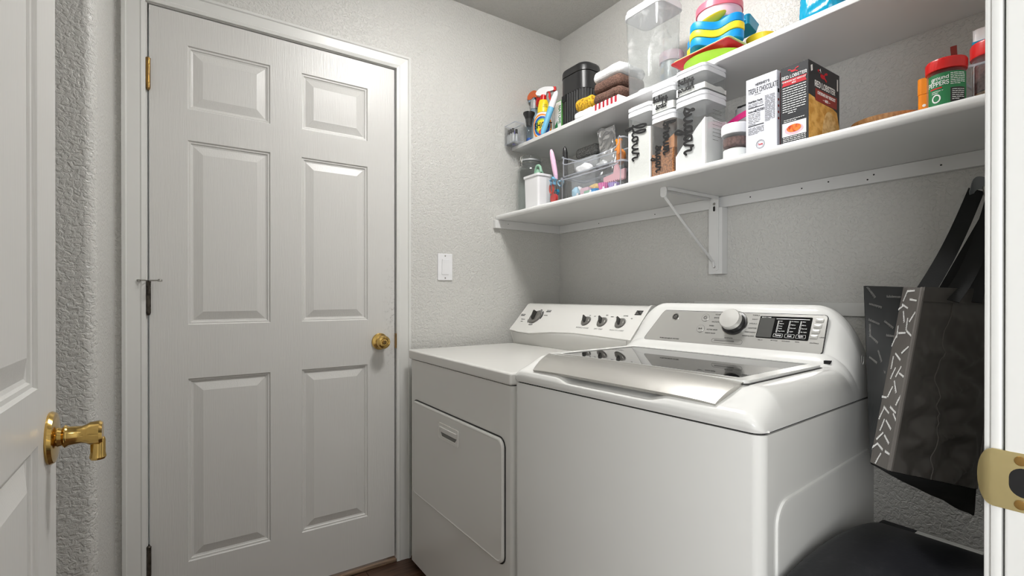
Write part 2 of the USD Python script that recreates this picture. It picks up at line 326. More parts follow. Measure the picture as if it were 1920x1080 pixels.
struct('wall_right', bx(0, .1, -1.915, 0, 0, H), 'wall_paint', 'light grey textured wall behind the shelves and the machines')
struct('wall_front', place(ex(wall_xz(-2.5, 0, H, [sbox(-1.775, -.1, -.915, 2.05)]), .11), (0, -1.805, 0), *XZ), 'wall_paint', 'textured wall with the doorway the room is seen through')
blk = sbox(-2.5, -.41, -1.774, 0).difference(sbox(-1.798, -.41, -1.774, -.386)).union(Point(-1.798, -.386).buffer(.024, quad_segs=10)).intersection(sbox(-2.5, -.41, -1.774, 0))
struct('wall_left', ex(blk, H), 'wall_paint', 'textured grey wall return with a rounded corner left of the closed door')
struct('wall_alcove', bx(-2.4, -2.3, -1.805, -.41, 0, H), 'wall_paint', 'textured side wall behind the open door')
struct('ceiling', bx(-2.9, .1, -3.4, .11, H, H+.08), 'ceiling_paint', 'grey textured ceiling')
for nm, b in (('wall_hall_left', (-3., -2.9, -3.4, -1.8)), ('wall_hall_right', (.1, .2, -3.4, -1.8)), ('wall_hall_end', (-2.9, .1, -3.5, -3.4))):
    struct(nm, bx(*b, 0, H), 'wall_paint', {'l': 'hall wall on the left behind the camera', 'r': 'hall wall on the right behind the camera', 'e': 'far hall wall behind the camera'}[nm[10]])

# --- casing of the closed door: flat stock with a stepped profile, mitred
def casing(pts_in, pts_out, y0, steps=((0, .010), (.18, .0125), (.24, .0105), (.78, .0125), (.84, .016), (1., .014))):
    """inner and outer corner points (x, z) down one run -> boards with a stepped face towards -y"""
    r = []
    for pi, po in zip(pts_in, pts_out):
        pi, po = A(pi), A(po); r.append([(p[0], -d+y0, p[1]) for t, d in steps for p in [pi+(po-pi)*t]])
    P = A(r); back = P.copy(); back[:, :, 1] = y0
    out = []
    for k in range(len(P)-1):
        ring = lambda q: np.vstack([P[q], back[q][::-1]])
        out.append(fixn(loft([ring(k), ring(k+1)])))
    return out
tr = thing('trim_1', 'white moulded casing around the closed door', 'trim', kind='structure')
ci, co = [(-1.697, 0), (-1.697, 2.020), (-.873, 2.020), (-.873, 0)], [(-1.757, 0), (-1.757, 2.076), (-.813, 2.076), (-.813, 0)]
for m in casing(ci, co, 0): obj('casing_board', m, 'trim_paint', tr, smooth=20)
obj('jamb', [bx(-1.71, -1.693, .0, .11, 0, 2.033), bx(-.874, -.857, .0, .11, 0, 2.033), bx(-1.693, -.874, .0, .11, 2.017, 2.033), bx(-1.693, -1.68, .04, .075, 0, 2.017), bx(-.887, -.874, .04, .075, 0, 2.017), bx(-1.69, -.877, .04, .075, 2.004, 2.017)], 'trim_paint', tr)
obj('threshold', rb(-1.693, -.874, -.012, .1, 0, .014, .005), 'threshold_wood', tr)
# --- casing and jamb of the near doorway
t2 = thing('trim_2', 'white door jamb and casing at the right edge with brass strike plate', 'trim', kind='structure')
obj('casing_board', [rb(-.9295, -.872, -1.805, -1.7955, 0, 2.10, .003), rb(-.925, -.87, -1.7955, -1.790, 0, 2.10, .002)], 'trim_paint', t2)
obj('jamb', [rb(-.932, -.915, -1.915, -1.8065, 0, 2.05, .003), bx(-.942, -.932, -1.90, -1.862, 0, 2.05)], 'trim_paint', t2)
obj('casing_board', [rb(-1.818, -1.7605, -1.805, -1.79, 0, 2.10, .004), rb(-1.818, -.872, -1.805, -1.79, 2.036, 2.1, .004)], 'trim_paint', t2)
obj('jamb', [bx(-1.775, -1.757, -1.915, -1.805, 0, 2.05), bx(-1.757, -.932, -1.915, -1.805, 2.032, 2.05)], 'trim_paint', t2)
zc = .906
pl = sbox(-.047, -.029, -.0, .029).union(affinity.scale(Point(0, 0).buffer(1, quad_segs=16), .0115, .0285)).difference(rrect(-.0345, -.0125, -.0145, .0145, .011))
for s in (-1, 1): pl = pl.difference(Point(-.021, s*.0215).buffer(.0042))
pm_ = place(ex(pl, .0016), (-.9325, -1.7975, zc), (0, 1, 0), (0, 0, 1)); pm_ = pm_.subdivide_to_size(.006)
v = pm_.vertices; lipm = np.maximum(v[:, 1]+1.7975, 0); v[:, 0] += lipm**2*22
sp = obj('strike_plate', pm_, 'brass_plate', t2, label='brass strike plate with rounded lip')
obj('latch_hole', place(ex(rrect(-.036, -.011, -.016, .016, .011), .0005), (-.9322, -1.7975, zc), (0, 1, 0), (0, 0, 1)), 'dark_hole', sp)
for s in (-1, 1): obj('screw', place(lathe([(.0008, -.0012), (.0026, -.0004), (.0042, .0012), (.0046, .0016), (.0038, .0018)], 16), (-.9325, -1.8185, zc+s*.0215), *NX), 'brass_aged', sp)

# --- six-panel doors
def six_panel(path, xs, zs, x0, x1, z0, z1, th, mat, front, back=None):
    """front: function (x, z, out) -> xyz. One skin with six holes, and six pressed panels, on each face"""
    rects = [(xs[i], xs[i+1], zs[j], zs[j+1]) for j in (0, 2, 4) for i in (0, 2)]
    skin = ex(sbox(x0, z0, x1, z1).difference(unary_union([sbox(*np.array(r)[[0, 2, 1, 3]]) for r in rects])), th)
    vv = skin.vertices; skin.vertices = A([front(a, b, c-th) for a, b, c in vv]); trimesh.repair.fix_normals(skin)
    obj('door_slab', skin, mat, path, smooth=20)
    prof = [(0, 0), (.003, -.0045), (.008, -.0052), (.0105, -.0085), (.0155, -.0098), (.043, -.0018), (.045, -.0022)]
    for a, b, c, d in rects:
        rings = [A([front(x, z, o) for x, z in ((a+e, c+e), (b-e, c+e), (b-e, d-e), (a+e, d-e))]) for e, o in prof]
        core = [A([front(x, z, -th+.004) for x, z in ((a, c), (b, c), (b, d), (a, d))])]
        obj('door_panel', fixn(loft(core+rings)), mat, path, smooth=12)
ZR = [.2114, .8158, .9932, 1.6013, 1.7033, 1.9117]
d1 = thing('door_1', 'closed white six-panel door with brass knob', 'door', kind='structure')
six_panel(d1, [-1.5866, -1.3403, -1.2354, -.990], ZR, -1.6885, -.8790, .022, 2.0133, .036, 'door_paint', lambda x, z, o: (x, .001-o, z))
def hinge(zc_, x, mat, ln=.089):
    h = obj('hinge', [lathe([(.0001, -ln/2-.006), (.004, -ln/2-.005), (.0055, -ln/2), (.0062, -ln/2+.001), (.0062, -ln/2+.016), (.0056, -ln/2+.017), (.0062, -ln/2+.018), (.0062, ln/2-.018), (.0056, ln/2-.017), (.0062, ln/2-.016), (.0062, ln/2-.001), (.0066, ln/2), (.0068, ln/2+.003), (.004, ln/2+.006), (.0001, ln/2+.0065)], 16, loc=(x, -.0075, zc_)), bx(x-.003, x+.004, -.004, .02, zc_-ln/2, zc_+ln/2)], mat, d1, label={'brass_aged': 'bright brass hinge at the top', 'hinge_dark': None}[mat])
    return h
hinge(1.790, -1.6905, 'brass_aged', .092)
h2 = hinge(1.082, -1.6905, 'hinge_dark', .098)
hinge(.247, -1.6905, 'hinge_dark')
obj('door_stop', [tube([(-1.712, -.014, 1.137), (-1.700, -.030, 1.137), (-1.6905, -.012, 1.137), (-1.678, -.036, 1.137), (-1.664, -.046, 1.137)], [.0022]*5, 8), lathe([(.0001, 0), (.006, .001), (.0065, .004), (.005, .008), (.0001, .009)], 14, loc=(-1.660, -.047, 1.133)), lathe([(.0001, -.004), (.006, -.003), (.006, .003), (.0001, .004)], 12, loc=(-1.714, -.012, 1.137))], 'steel', h2, label='steel pin door stop')
def knob_mesh(s=1.): return lathe([(.0001, 0), (.0325*s, 0), (.0335*s, .003), (.031*s, .008), (.02*s, .0105), (.013*s, .013), (.0115*s, .022), (.014*s, .027), (.022*s, .032), (.0265*s, .040), (.0265*s, .048), (.0235*s, .054), (.017*s, .057), (.0145*s, .0565), (.013*s, .0545), (.0001, .0545)], 36)
KN = ((1, 0, 0), (0, 0, 1))
kb = obj('door_knob', place(knob_mesh(), (-.9415, 0, .905), *KN), 'brass', d1)
obj('lock_button', place(lathe([(.0001, .0535), (.0085, .0535), (.0085, .059), (.007, .0605), (.0001, .0605)], 20), (-.9415, 0, .905), *KN), 'brass_aged', kb)
obj('latch_plate', bx(-.8788, -.8755, -.012, .004, .875, .935), 'brass_aged', d1)
d2 = thing('door_2', 'open white panelled door at the left edge with brass lever', 'door', kind='structure')
six_panel(d2, [-.70, -.455, -.352, -.108], [.2114, .905, .975, 1.6013, 1.7033, 1.9117], -.80, 0, .018, 2.02, .035, 'door_paint', lambda x, z, o: (-1.757+o, -1.0+x, z))
LX = ((0, 1, 0), (0, 0, 1))   # local z -> +x
lv = obj('door_lever', place(lathe([(.0001, 0), (.0345, 0), (.0352, .0025), (.033, .0065), (.027, .008), (.013, .009), (.0115, .013), (.0155, .016), (.0125, .020), (.0115, .033), (.013, .038), (.0155, .042), (.0165, .052), (.014, .0555), (.0001, .056)], 32), (-1.757, -1.044, .899), *LX), 'brass', d2)
obj('lever_tip', place(lathe([(.0001, 0), (.0075, .001), (.0085, .005), (.0085, .022), (.0095, .028), (.008, .031), (.0001, .032)], 24), (-1.707, -1.043, .893), (1, 0, 0), (0, -1, 0)), 'brass', lv)
for s in (.19, 1.0, 1.82): obj('hinge', lathe([(.0001, -.047), (.0062, -.045), (.0062, .045), (.0001, .047)], 14, loc=(-1.752, -1.8, s)), 'brass_aged', d2)

# --- lamps on the ceilings (outside the frame; the hall one is added for fill)
def ceiling_lamp(x, y, mat, label, r=.17):
    t = thing('ceiling_light', label, 'ceiling light', (x, y, H))
    obj('base', lathe([(.0001, 0), (r+.012, 0), (r+.012, -.02), (r+.004, -.026), (.0001, -.026)][::-1], 36), 'white_plastic', t)
    obj('shade', lathe([(.0001, -.085), (r*.4, -.082), (r*.75, -.066), (r*.95, -.042), (r, -.027), (.0001, -.027)], 36), mat, t)
ceiling_lamp(-.80, -.88, 'lamp_glass', 'round white glass ceiling light above the machines')
ceiling_lamp(-1.35, -2.65, 'added_lamp_glass', 'added round fill light on the hall ceiling behind the doorway')  # unseen lamp, added to send fill light through the doorway

# --- light switch
t = thing('light_switch', 'white rocker light switch on the wall beside the closed door', 'light switch', (-.6515, 0, 1.214))
obj('wall_plate', place(rb(-.0355, .0355, -.058, .058, 0, .006, .0035), (0, 0, 0), *XZ), 'white_plastic', t)
obj('rocker', [place(T(rb(-.0165, .0165, -.033, .033, 0, .006, .001), (0, 0, .0045), rx=4), (0, 0, 0), *XZ)], 'white_plastic', t)
for s in (-1, 1): obj('screw', place(lathe([(.0001, 0), (.0033, 0), (.003, .0012), (.0001, .0014)], 12), (0, -.0058, s*.048), *XZ), 'steel', t)

# ================================================================ shelves
def shelf(name, label, xf, zt, th, rad):
    t = thing(name, label, 'shelf', (0, 0, zt))
    p = sbox(xf+rad, -th, -.001, 0).union(rrect(xf, xf+.05, -th, 0, rad))
    m = place(ex(p, 1.80), (0, -.002, 0), *XZ); m = m  # profile in xz, run along -y
    obj('shelf_board', m, 'shelf_paint', t, smooth=30); return t
def place_run(p, L, y0, mat, parent, name): return obj(name, place(ex(p, L), (0, y0, 0), *XZ), mat, parent)
shelf('wall_shelf', 'lower white wall shelf carrying food boxes and canisters', -.390, 1.4633, .0225, .0095)
shelf('wall_shelf', 'upper white wall shelf carrying towels, toys and the cereal container', -.298, 1.7945, .016, .002)
t = thing('shelf_cleat', 'long white wooden cleat under the lower shelf on the right wall', 'shelf cleat')
obj('board', rb(-.019, -.0005, -1.803, -.0195, 1.4025, 1.4405, .0015), 'shelf_paint', t)
nails = [(-.30, 1.42), (-.62, 1.418), (-1.02, 1.422), (-1.185, 1.421), (-1.26, 1.427), (-1.36, 1.414), (-1.375, 1.425), (-1.52, 1.42)]
for y_, z_ in nails: obj('nail_hole', place(lathe([(.0001, 0), (.0022, 0), (.002, .0006), (.0001, .0007)], 10), (-.019, y_, z_), *NX), 'seam_dark', t)
t = thing('shelf_cleat', 'short white wooden cleat under the lower shelf on the door wall', 'shelf cleat')
obj('board', rb(-.402, -.0005, -.019, -.0005, 1.4025, 1.4405, .0015), 'shelf_paint', t)
obj('nail_hole', place(lathe([(.0001, 0), (.002, 0), (.0001, .0006)], 10), (-.33, -.019, 1.425), *XZ), 'seam_dark', t)
t = thing('trim_3', 'flat painted board on the wall behind the washing machine', 'trim', kind='structure')
obj('board', rb(-.014, -.0005, -1.80, -.80, 1.030, 1.069, .002), 'trim_paint', t)
t = thing('shelf_bracket', 'white steel shelf bracket on a wooden batten under the lower shelf', 'shelf bracket')
obj('batten', rb(-.034, -.0005, -.926, -.872, 1.166, 1.4025, .002), 'shelf_paint', t)
obj('wall_plate', [place(ex(rrect(-.0165, .0165, 0, .262, .012), .003), (-.034, -.897, 1.177), *NX)], 'shelf_paint', t)
obj('arm', [bx(-.31, -.034, -.912, -.882, 1.4375, 1.4405), bx(-.31, -.034, -.9125, -.9105, 1.430, 1.4405), bx(-.31, -.034, -.8835, -.8815, 1.430, 1.4405), place(ex(sbox(0, 0, .02, .03).union(rrect(-.002, .022, -.004, .03, .01)), .0022), (-.312, -.887, 1.412), *NX)], 'shelf_paint', t)
obj('brace', tube(spline([(-.300, -.897, 1.432), (-.304, -.897, 1.412), (-.296, -.897, 1.402), (-.20, -.897, 1.327), (-.06, -.897, 1.222), (-.044, -.897, 1.208), (-.0405, -.897, 1.19)], 4), .0045, 10), 'shelf_paint', t)
for z_ in (1.192, 1.415): obj('screw', place(lathe([(.0001, 0), (.0052, 0), (.0046, .0016), (.0001, .002)], 14), (-.037, -.897, z_), *NX), 'steel', t)
obj('slot', place(ex(rrect(-.004, .004, -.009, .009, .0038), .0006), (-.0371, -.897, 1.398), *NX), 'seam_dark', t)
obj('screw', place(lathe([(.0001, 0), (.004, 0), (.0001, .0015)], 12), (-.27, -.897, 1.4375), (1, 0, 0), (0, -1, 0)), 'steel', t)

# ================================================================ dryer
t = thing('dryer', 'white front-loading dryer with four grey dials beside the closed door', 'dryer')
DX, DY0, DY1 = -.837, -.790, -.055
body = rrect(DX+.004, -.10, DY0+.003, DY1-.003, .012)
obj('cabinet', [ex(body, .81, .022)], 'dryer_enamel', t)
for x in (DX+.06, -.16):
    for y_ in (DY0+.06, DY1-.06): obj('foot', lathe([(.0001, 0), (.018, 0), (.018, .03), (.0001, .03)], 14, loc=(x, y_, 0)), 'black_matte', t)
obj('seam', ex(rrect(DX+.009, -.105, DY0+.008, DY1-.008, .01), .006, .830), 'seam_dark', t)
obj('top_panel', rb(DX-.004, -.095, DY0-.0005, DY1+.0005, .8345, .871, .007, 3), 'dryer_enamel', t)
# face of the cabinet: door, in a shallow groove
zd0, zd1, yd0, yd1 = .308, .674, -.752, -.095
P2 = lambda m, x: place(m, (x, 0, 0), *NX)          # local (x, y) = (-y, z), z out to -x
g0 = rrect(-yd1-.004, -yd0+.004, zd0-.004, zd1+.004, .030)
obj('door_gap', P2(ex(g0, .0018), DX+.0035), 'seam_dark', t)
dr = obj('door', P2(loft([np.c_[A(rrect(-yd1+e, -yd0-e, zd0+e, zd1-e, .027-e*.6).exterior.coords)[:-1], np.full(len(rrect(-yd1+e, -yd0-e, zd0+e, zd1-e, .027-e*.6).exterior.coords)-1, z)] for e, z in ((0, 0), (0, .007), (.002, .0095), (.006, .0105), (.010, .0085))]), DX+.0035), 'dryer_enamel', t)
hd = rrect(.341, .487, .5835, .6385, .004)
obj('handle_frame', [P2(ex(hd.difference(rrect(.346, .482, .5885, .6335, .003)), .003), DX-.0055), P2(ex(rrect(.346, .482, .5885, .6335, .003), .001), DX-.0055)], 'console_plastic', dr)
obj('handle_lip', P2(fixn(loft([A([(.349, .626, 0), (.479, .626, 0), (.474, .607, 0), (.354, .607, 0)]), A([(.351, .6255, .006), (.477, .6255, .006), (.470, .609, .004), (.358, .609, .004)])])), DX-.0062), 'console_plastic', dr)
obj('handle_pocket', P2(ex(Polygon([(.354, .607), (.474, .607), (.462, .594), (.366, .594)]), .0006), DX-.0064), 'print_grey', dr)
# console
ys = np.linspace(DY1-.002, DY0+.012, 60)
def wave(u): # height of the face's lower edge along the console, 0 = left
    return .934+.016*np.interp(u, [0, .1, .22, .4, .58, .75, 1], [0, -.35, -.42, .32, .62, .5, .25])
rings = []
for y_ in ys:
    u = (DY1-y_)/(DY1-DY0); zw = wave(u); up = lambda s: (-.347+(s-.935)/.114*.104)
    prof = [(-.326, .870), (-.329, .885), (-.337, .902), (-.341, zw-.014), (up(zw)+.003, zw-.005), (up(zw)-.001, zw), (up(zw)+.001, zw+.003), (up(1.0), 1.0), (-.2475, 1.044), (-.243, 1.049), (-.232, 1.053), (-.200, 1.050), (-.185, 1.03), (-.13, .95), (-.115, .90), (-.11, .870)]
    rings.append(A([(a, y_, b) for a, b in prof]))
cm = fixn(loft(rings))
cs = obj('console', cm, 'console_plastic', t, smooth=28)
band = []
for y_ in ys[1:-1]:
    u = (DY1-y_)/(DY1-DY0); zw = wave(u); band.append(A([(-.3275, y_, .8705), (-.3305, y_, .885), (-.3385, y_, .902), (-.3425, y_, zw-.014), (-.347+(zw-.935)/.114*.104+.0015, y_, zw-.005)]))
obj('shaded_band', grid(np.stack(band), -.0015), 'shaded_band', cs)
obj('end_cap', [fixn(loft([A([(a, y_, b) for a, b in [(-.333, .870), (-.347, .935), (-.349, .938), (-.243, 1.051), (-.232, 1.056), (-.198, 1.053), (-.183, 1.03), (-.125, .95), (-.105, .870)]]) for y_ in (DY0+.012, DY0+.002)]))], 'console_plastic', cs)
O = A([-.347, -.05, .935]); UX = A([0, -1., 0]); UY = A([.104, 0, .114]); UY /= np.linalg.norm(UY); UN = np.cross(UX, UY)
def on(m, u, v, o=.0006): return place(m, O+UX*u+UY*v+UN*o, UX, UY)
def disc(r, h, r2=None): return lathe([(.0001, 0), (r, 0), (r2 or r, h*.8), ((r2 or r)*.94, h), (.0001, h)], 32)
def ring(r0, r1): return ex(Point(0, 0).buffer(r1, quad_segs=16).difference(Point(0, 0).buffer(r0, quad_segs=16)), .0004)
def dial(u, v, r, name, label, pa):
    k = obj(name, on(lathe([(.0001, 0), (r, 0), (r, .004), (r*.9, .0065), (r*.78, .0075), (.0001, .0075)], 36), u, v), 'knob_grey', cs, label=label)
    g = trimesh.util.concatenate([place(fixn(loft([A([(-r*.62, -r*.18, .007), (r*.72, -r*.18, .007), (r*.72, r*.18, .007), (-r*.62, r*.18, .007)]), A([(-r*.5, -r*.1, .022), (r*.66, -r*.1, .024), (r*.66, r*.1, .024), (-r*.5, r*.1, .022)])])), (0, 0, 0), (math.cos(pa), math.sin(pa), 0), (-math.sin(pa), math.cos(pa), 0))])
    obj('grip', on(g, u, v), 'knob_dark', k); obj('dial_ring', on(ring(r*1.06, r*1.13), u, v), 'print_dark', cs)
dial(.1325, .079, .034, 'cycle_dial', 'large grey cycle dial', 1.9)
for u, p in ((.4655, 2.0), (.5525, 2.0), (.6445, 2.0)): dial(u, .0735, .0205, 'small_dial', None, p)
arc = lambda r, a0, a1, w: LineString([(r*math.cos(a), r*math.sin(a)) for a in np.linspace(a0, a1, 20)]).buffer(w, cap_style=2)
obj('dial_marks', [on(ex(arc(.043, -.2, .9, .003), .0004), .1325, .079), on(ex(arc(.043, 1.15, 1.5, .002), .0004), .1325, .079), on(ex(arc(.042, 3.5, 4.1, .0018), .0004), .1325, .079), on(ex(arc(.045, 4.5, 5.1, .0022), .0004), .1325, .079)], 'print_dark', cs)
for u, v, w in ((.031, .088, .03), (.198, .1165, .03), (.148, .0055, .032)): obj('dial_tag', on(ex(sbox(-w/2, -.005, w/2, .005), .0004), u, v), 'print_dark', cs)
obj('dial_lettering', [on(txt(s, .0042, center=True, bold=True), u, v, .0011) for s, u, v in (('COTTON', .031, .088), ('DELICATE', .198, .1165), ('NORMAL', .148, .0055))], 'print_white', cs)
obj('lettering', [on(txt(s, h, center=True), u, v) for s, h, u, v in (('WRINKLE GUARD', .0062, .468, .040), ('DRY TEMP', .0062, .556, .040), ('PUSH TO START', .0062, .648, .040), ('ON', .004, .468, .103), ('OFF', .004, .497, .100), ('MED', .004, .557, .108), ('HIGH', .004, .587, .102), ('LOW', .004, .52, .1), ('SIGNAL', .0045, .65, .109), ('ON', .004, .684, .098), ('OFF', .004, .612, .1), ('LESS DRY', .004, .197, .092), ('DAMP DRY', .004, .055, .062), ('TIMED', .004, .055, .05))], 'print_dark', cs)
obj('emblem', [on(ex(unary_union([Polygon([(-.0155+k*.0, .009-k*.0075), (.0145, .009-k*.0075), (.0135, .0035-k*.0075), (-.0165, .0035-k*.0075)]) for k in range(3)]+[Polygon([(-.0155, .009), (-.006, .009), (.0145, -.0115), (.004, -.0115)])]), .0005), .702, .127)], 'print_dark', cs)

# ================================================================ washing machine
TH = 3.5; W = .67; ZS = .859
t = thing('washing_machine', 'white top-loading washing machine with black glass lid and silver control panel', 'washing machine', (-.8148, -1.4976, 0), TH)
D = .56
obj('cabinet', ex(rrect(0, D, 0, W, .02, 6), ZS-.026, .022), 'enamel', t)
for x in (.06, D-.06):
    for y_ in (.06, W-.06): obj('foot', lathe([(.0001, 0), (.018, 0), (.018, .03), (.0001, .03)], 14, loc=(x, y_, 0)), 'black_matte', t)
obj('seam', ex(rrect(.005, D-.005, .005, W-.005, .018, 6), .008, ZS-.006), 'seam_dark', t)
sp_ = [(rrect(.046+e, .535-e, .33+e, .738-e, .04), z) for e, z in ((0, 0), (0.002, .0035), (.007, .0045))]
R3 = lambda q, z: np.c_[A(q.exterior.coords)[:-1], np.full(len(q.exterior.coords)-1, z)]
tilt = lambda m: m
side = fixn(loft([R3(q, z) for q, z in sp_])); side.vertices[:, 1] += 0.02*(side.vertices[:, 0]-.3)
obj('side_panel', place(side, (0, .0002, 0), *NY), 'enamel', t)
# top cover: a profile from front to back, rounded off towards both sides
prof = A([(-.003, ZS), (-.006, .868), (-.006, .878), (-.002, .887), (.006, .893), (.02, .899), (.04, .908), (.06, .918), (.075, .925), (.10, .9255), (.16, .9255), (.25, .9255), (.34, .9255), (.405, .926), (.418, .929), (.428, .936), (.438, .946), (.446, .953), (.4525, .9575), (.462, .976), (.475, 1.0005), (.488, 1.0255), (.4985, 1.045), (.504, 1.0545), (.511, 1.0615), (.521, 1.066), (.535, 1.066), (.548, 1.060), (.556, 1.048), (.5605, 1.02), (.561, .95), (.561, ZS)])
ins = np.interp(np.arange(len(prof)*3-2)/3, np.arange(len(prof)), prof[:, 0]), np.interp(np.arange(len(prof)*3-2)/3, np.arange(len(prof)), prof[:, 1])
px, pz = ins
e0 = np.concatenate([np.linspace(0, 1, 22)**2*.13, np.linspace(.14, W-.14, 40), W-(np.linspace(0, 1, 22)**2*.13)[::-1]])
Gd = np.zeros((len(px), len(e0), 3))
for j, yy in enumerate(e0):
    left = yy > W/2; e = min(yy, W-yy)
    k = np.clip((px-.38)/.12, 0, 1); k = k*k*(3-2*k); r = .045+k*(.085 if left else .075)
    q = np.clip(1-e/r, 0, 1); g = np.clip(1-q**2.3, 0, 1)**(.5+.12*k)
    z = ZS+(pz-ZS)*(.0+g)
    s1, s2 = np.clip((yy-.18)/.055, 0, 1), np.clip((.505-yy)/.055, 0, 1); m_ = (s1*s1*(3-2*s1))*(s2*s2*(3-2*s2))
    sc = np.interp(px, [-.007, .0, .03, .05], [0, .011, .014, 0]); z = np.where(px < .05, z-np.minimum(sc*m_, np.maximum(z-ZS-.012, 0)), z)
    rc = .022; xo = rc-math.sqrt(max(rc**2-max(rc-e, 0)**2, 0)); x = px+xo*np.clip(1-px/.2, 0, 1)-xo*np.clip((px-.5)/.06, 0, 1)
    Gd[:, j] = np.stack([x, np.full_like(px, yy), z], 1)
obj('top_cover', grid(Gd, .004), 'enamel', t, smooth=40)
# lid: frame, glass and handle
ld = obj('lid', [ex(rrect(.070, .414, .062, .608, .012).difference(rrect(.098, .408, .088, .584, .006)), .010, .9225)], 'enamel', t)
obj('lid_glass', ex(rrect(.0965, .4095, .0865, .5855, .006), .0045, .9265), 'lid_glass', ld)
obj('lid_gap', ex(rrect(.066, .418, .058, .612, .013), .0022, .9245), 'seam_dark', t)
hp = []
for s in np.linspace(0, 1, 9):
    x = .001+.080*s; zt = .899+.036*s**.85+.004*math.sin(PI*s); a, b = .085-.019*s, .590+.024*s
    if s in (0, 1): pass
    hp.append(A([(x, y_, zt-.0035*abs(2*(y_-a)/(b-a)-1)**6) for y_ in np.linspace(a, b, 30)]))
obj('lid_handle', grid(np.stack(hp), .009), 'handle_silver', ld, smooth=40)
# control panel
O2 = A([.450, .60, .955]); UX2 = A([0, -1., 0]); UY2 = A([.05, 0, .095]); UY2 /= np.linalg.norm(UY2); UN2 = np.cross(UX2, UY2)
def on2(m, u, v, o=.0): return place(m, O2+UX2*u+UY2*v+UN2*(o+.0022), UX2, UY2)
pan = Polygon([(.020, -.004), (.5255, -.004), (.5255, .006), (.5225, .097), (.070, .099), (.062, .088)]).buffer(-.008).buffer(.008, quad_segs=6)
obj('panel_gap', on2(ex(pan.buffer(.0016), .0022), 0, 0, -.0028), 'seam_dark', t)
cp = obj('control_panel', on2(ex(pan, .0025), 0, 0, -.0022), 'panel_silver', t)
kb = obj('cycle_knob', on2(lathe([(.0001, 0), (.0345, 0), (.0345, .003), (.030, .004), (.0285, .018), (.0001, .018)], 40), .2995, .0655), 'black_plastic', t, label='chrome-capped black cycle knob')
obj('knob_ring', on2(ring(.0335, .0362), .2995, .0655, .001), 'chrome', kb)
obj('knob_cap', on2(lathe([(.0001, .018), (.0275, .018), (.029, .020), (.029, .030), (.027, .0335), (.0001, .0345)], 40), .2995, .0655), 'cap_silver', kb)
scr = obj('display', on2(ex(rrect(.3655, .491, .0275, .0895, .002), .001), 0, 0, .0003), 'screen_black', t)
obj('display_window', on2(ex(sbox(.367, .0295, .4035, .0845), .0004), 0, 0, .0013), 'screen_grey', scr)
sc2 = []
for k, u in enumerate((.4125, .4400, .4660)):
    sc2 += [on2(ex(sbox(u, .0455, u+.0008, .0775), .0003), 0, 0, .0014), on2(ex(sbox(u+.0022, .0455, u+.003, .0775), .0003), 0, 0, .0014), on2(ex(sbox(u, .0448, u+.003, .0456), .0003), 0, 0, .0014), on2(ex(sbox(u, .0772, u+.003, .078), .0003), 0, 0, .0014)]
    for q, s in enumerate((('Hot', 'Warm', 'Cool', 'Cold', 'Tap Cold'), ('Ex Heavy', 'Heavy', 'Normal', 'Light'), ('Max', 'More', 'Normal', 'No Spin'))[k]): sc2.append(on2(txt(s, .0028), u+.0045, .0752-q*(.0275/(4 if k == 0 else 3)), .0014))
    rr = rrect(u-.004, u+.0185, .0315, .0415, .002); sc2.append(on2(ex(rr.difference(rr.buffer(-.0006)), .0003), 0, 0, .0014)); sc2.append(on2(txt(('Temp', 'Soil', 'Spin')[k], .0042, bold=True, center=True), u+.0072, .0365, .0014))
sc2.append(on2(ex(sbox(.407, .0822, .486, .0838), .0003), 0, 0, .0014)); sc2.append(on2(txt('WASH TIME', .003), .3695, .0845, .0014))
obj('display_lettering', sc2, 'print_white', scr)
for u, v in ((.5075, .0825), (.5055, .067), (.5035, .0525), (.5015, .0385)):
    b_ = obj('button', on2(fixn(loft([R3(rrect(-.009, .009, -.0052, .0052, .002), 0), R3(rrect(-.009, .009, -.0052, .0052, .002), .0014), R3(rrect(-.0078, .0078, -.004, .004, .0015), .002)])), u, v), 'panel_silver', t)
for u, v in ((.2105, .0785), (.2045, .0435)):
    b_ = obj('round_button', on2(lathe([(.0001, 0), (.0115, 0), (.0115, .001), (.0105, .0018), (.0001, .0012)], 28), u, v), 'panel_silver', t)
    obj('button_ring', on2(ring(.0112, .0122), u, v, .0004), 'print_grey', b_)
obj('button_icons', [on2(ex(arc(.0042, 2.2, 7.2, .0006).union(sbox(-.0005, .001, .0005, .006)), .0003), .2105, .0785, .002), on2(ex(Polygon([(-.005, .0025), (-.005, -.0025), (-.0005, 0)]), .0003), .2045, .0435, .002), on2(ex(sbox(.001, -.002, .002, .002).union(sbox(.003, -.002, .004, .002)), .0003), .2045, .0435, .002)], 'print_dark', t)
obj('lettering', [on2(txt(s, h, center=True), u, v, .0004) for s, h, u, v in (('VOLUME', .0034, .2475, .090), ('WHITES', .0034, .2455, .0795), ('DELICATES', .0034, .246, .067), ('SPEED', .0034, .235, .0545), ('ACTIVE WEAR', .0034, .240, .0425), ('QUICK WASH', .0034, .237, .0315), ('TOWELS', .0034, .353, .0915), ('BULKY', .0034, .353, .0795), ('CASUALS', .0034, .350, .067), ('SANITIZE', .0034, .351, .0535), ('DEEP CLEAN', .0034, .348, .0415), ('DRAIN & SPIN', .0034, .345, .0305), ('DELAY', .0028, .379, .0215), ('MY CYCLE', .0024, .413, .0225), ('AUTO SOAK', .0024, .441, .0225), ('RINSE', .0024, .4675, .0225), ('CONTROLS', .0026, .505, .0225), ('LIGHT', .0028, .5205, .0385), ('WASH', .003, .0855, .0065), ('HYDROWAVE SYSTEM', .0038, .1165, .006), ('WATER LEVEL', .0026, .294, .0205))], 'print_dark', t)
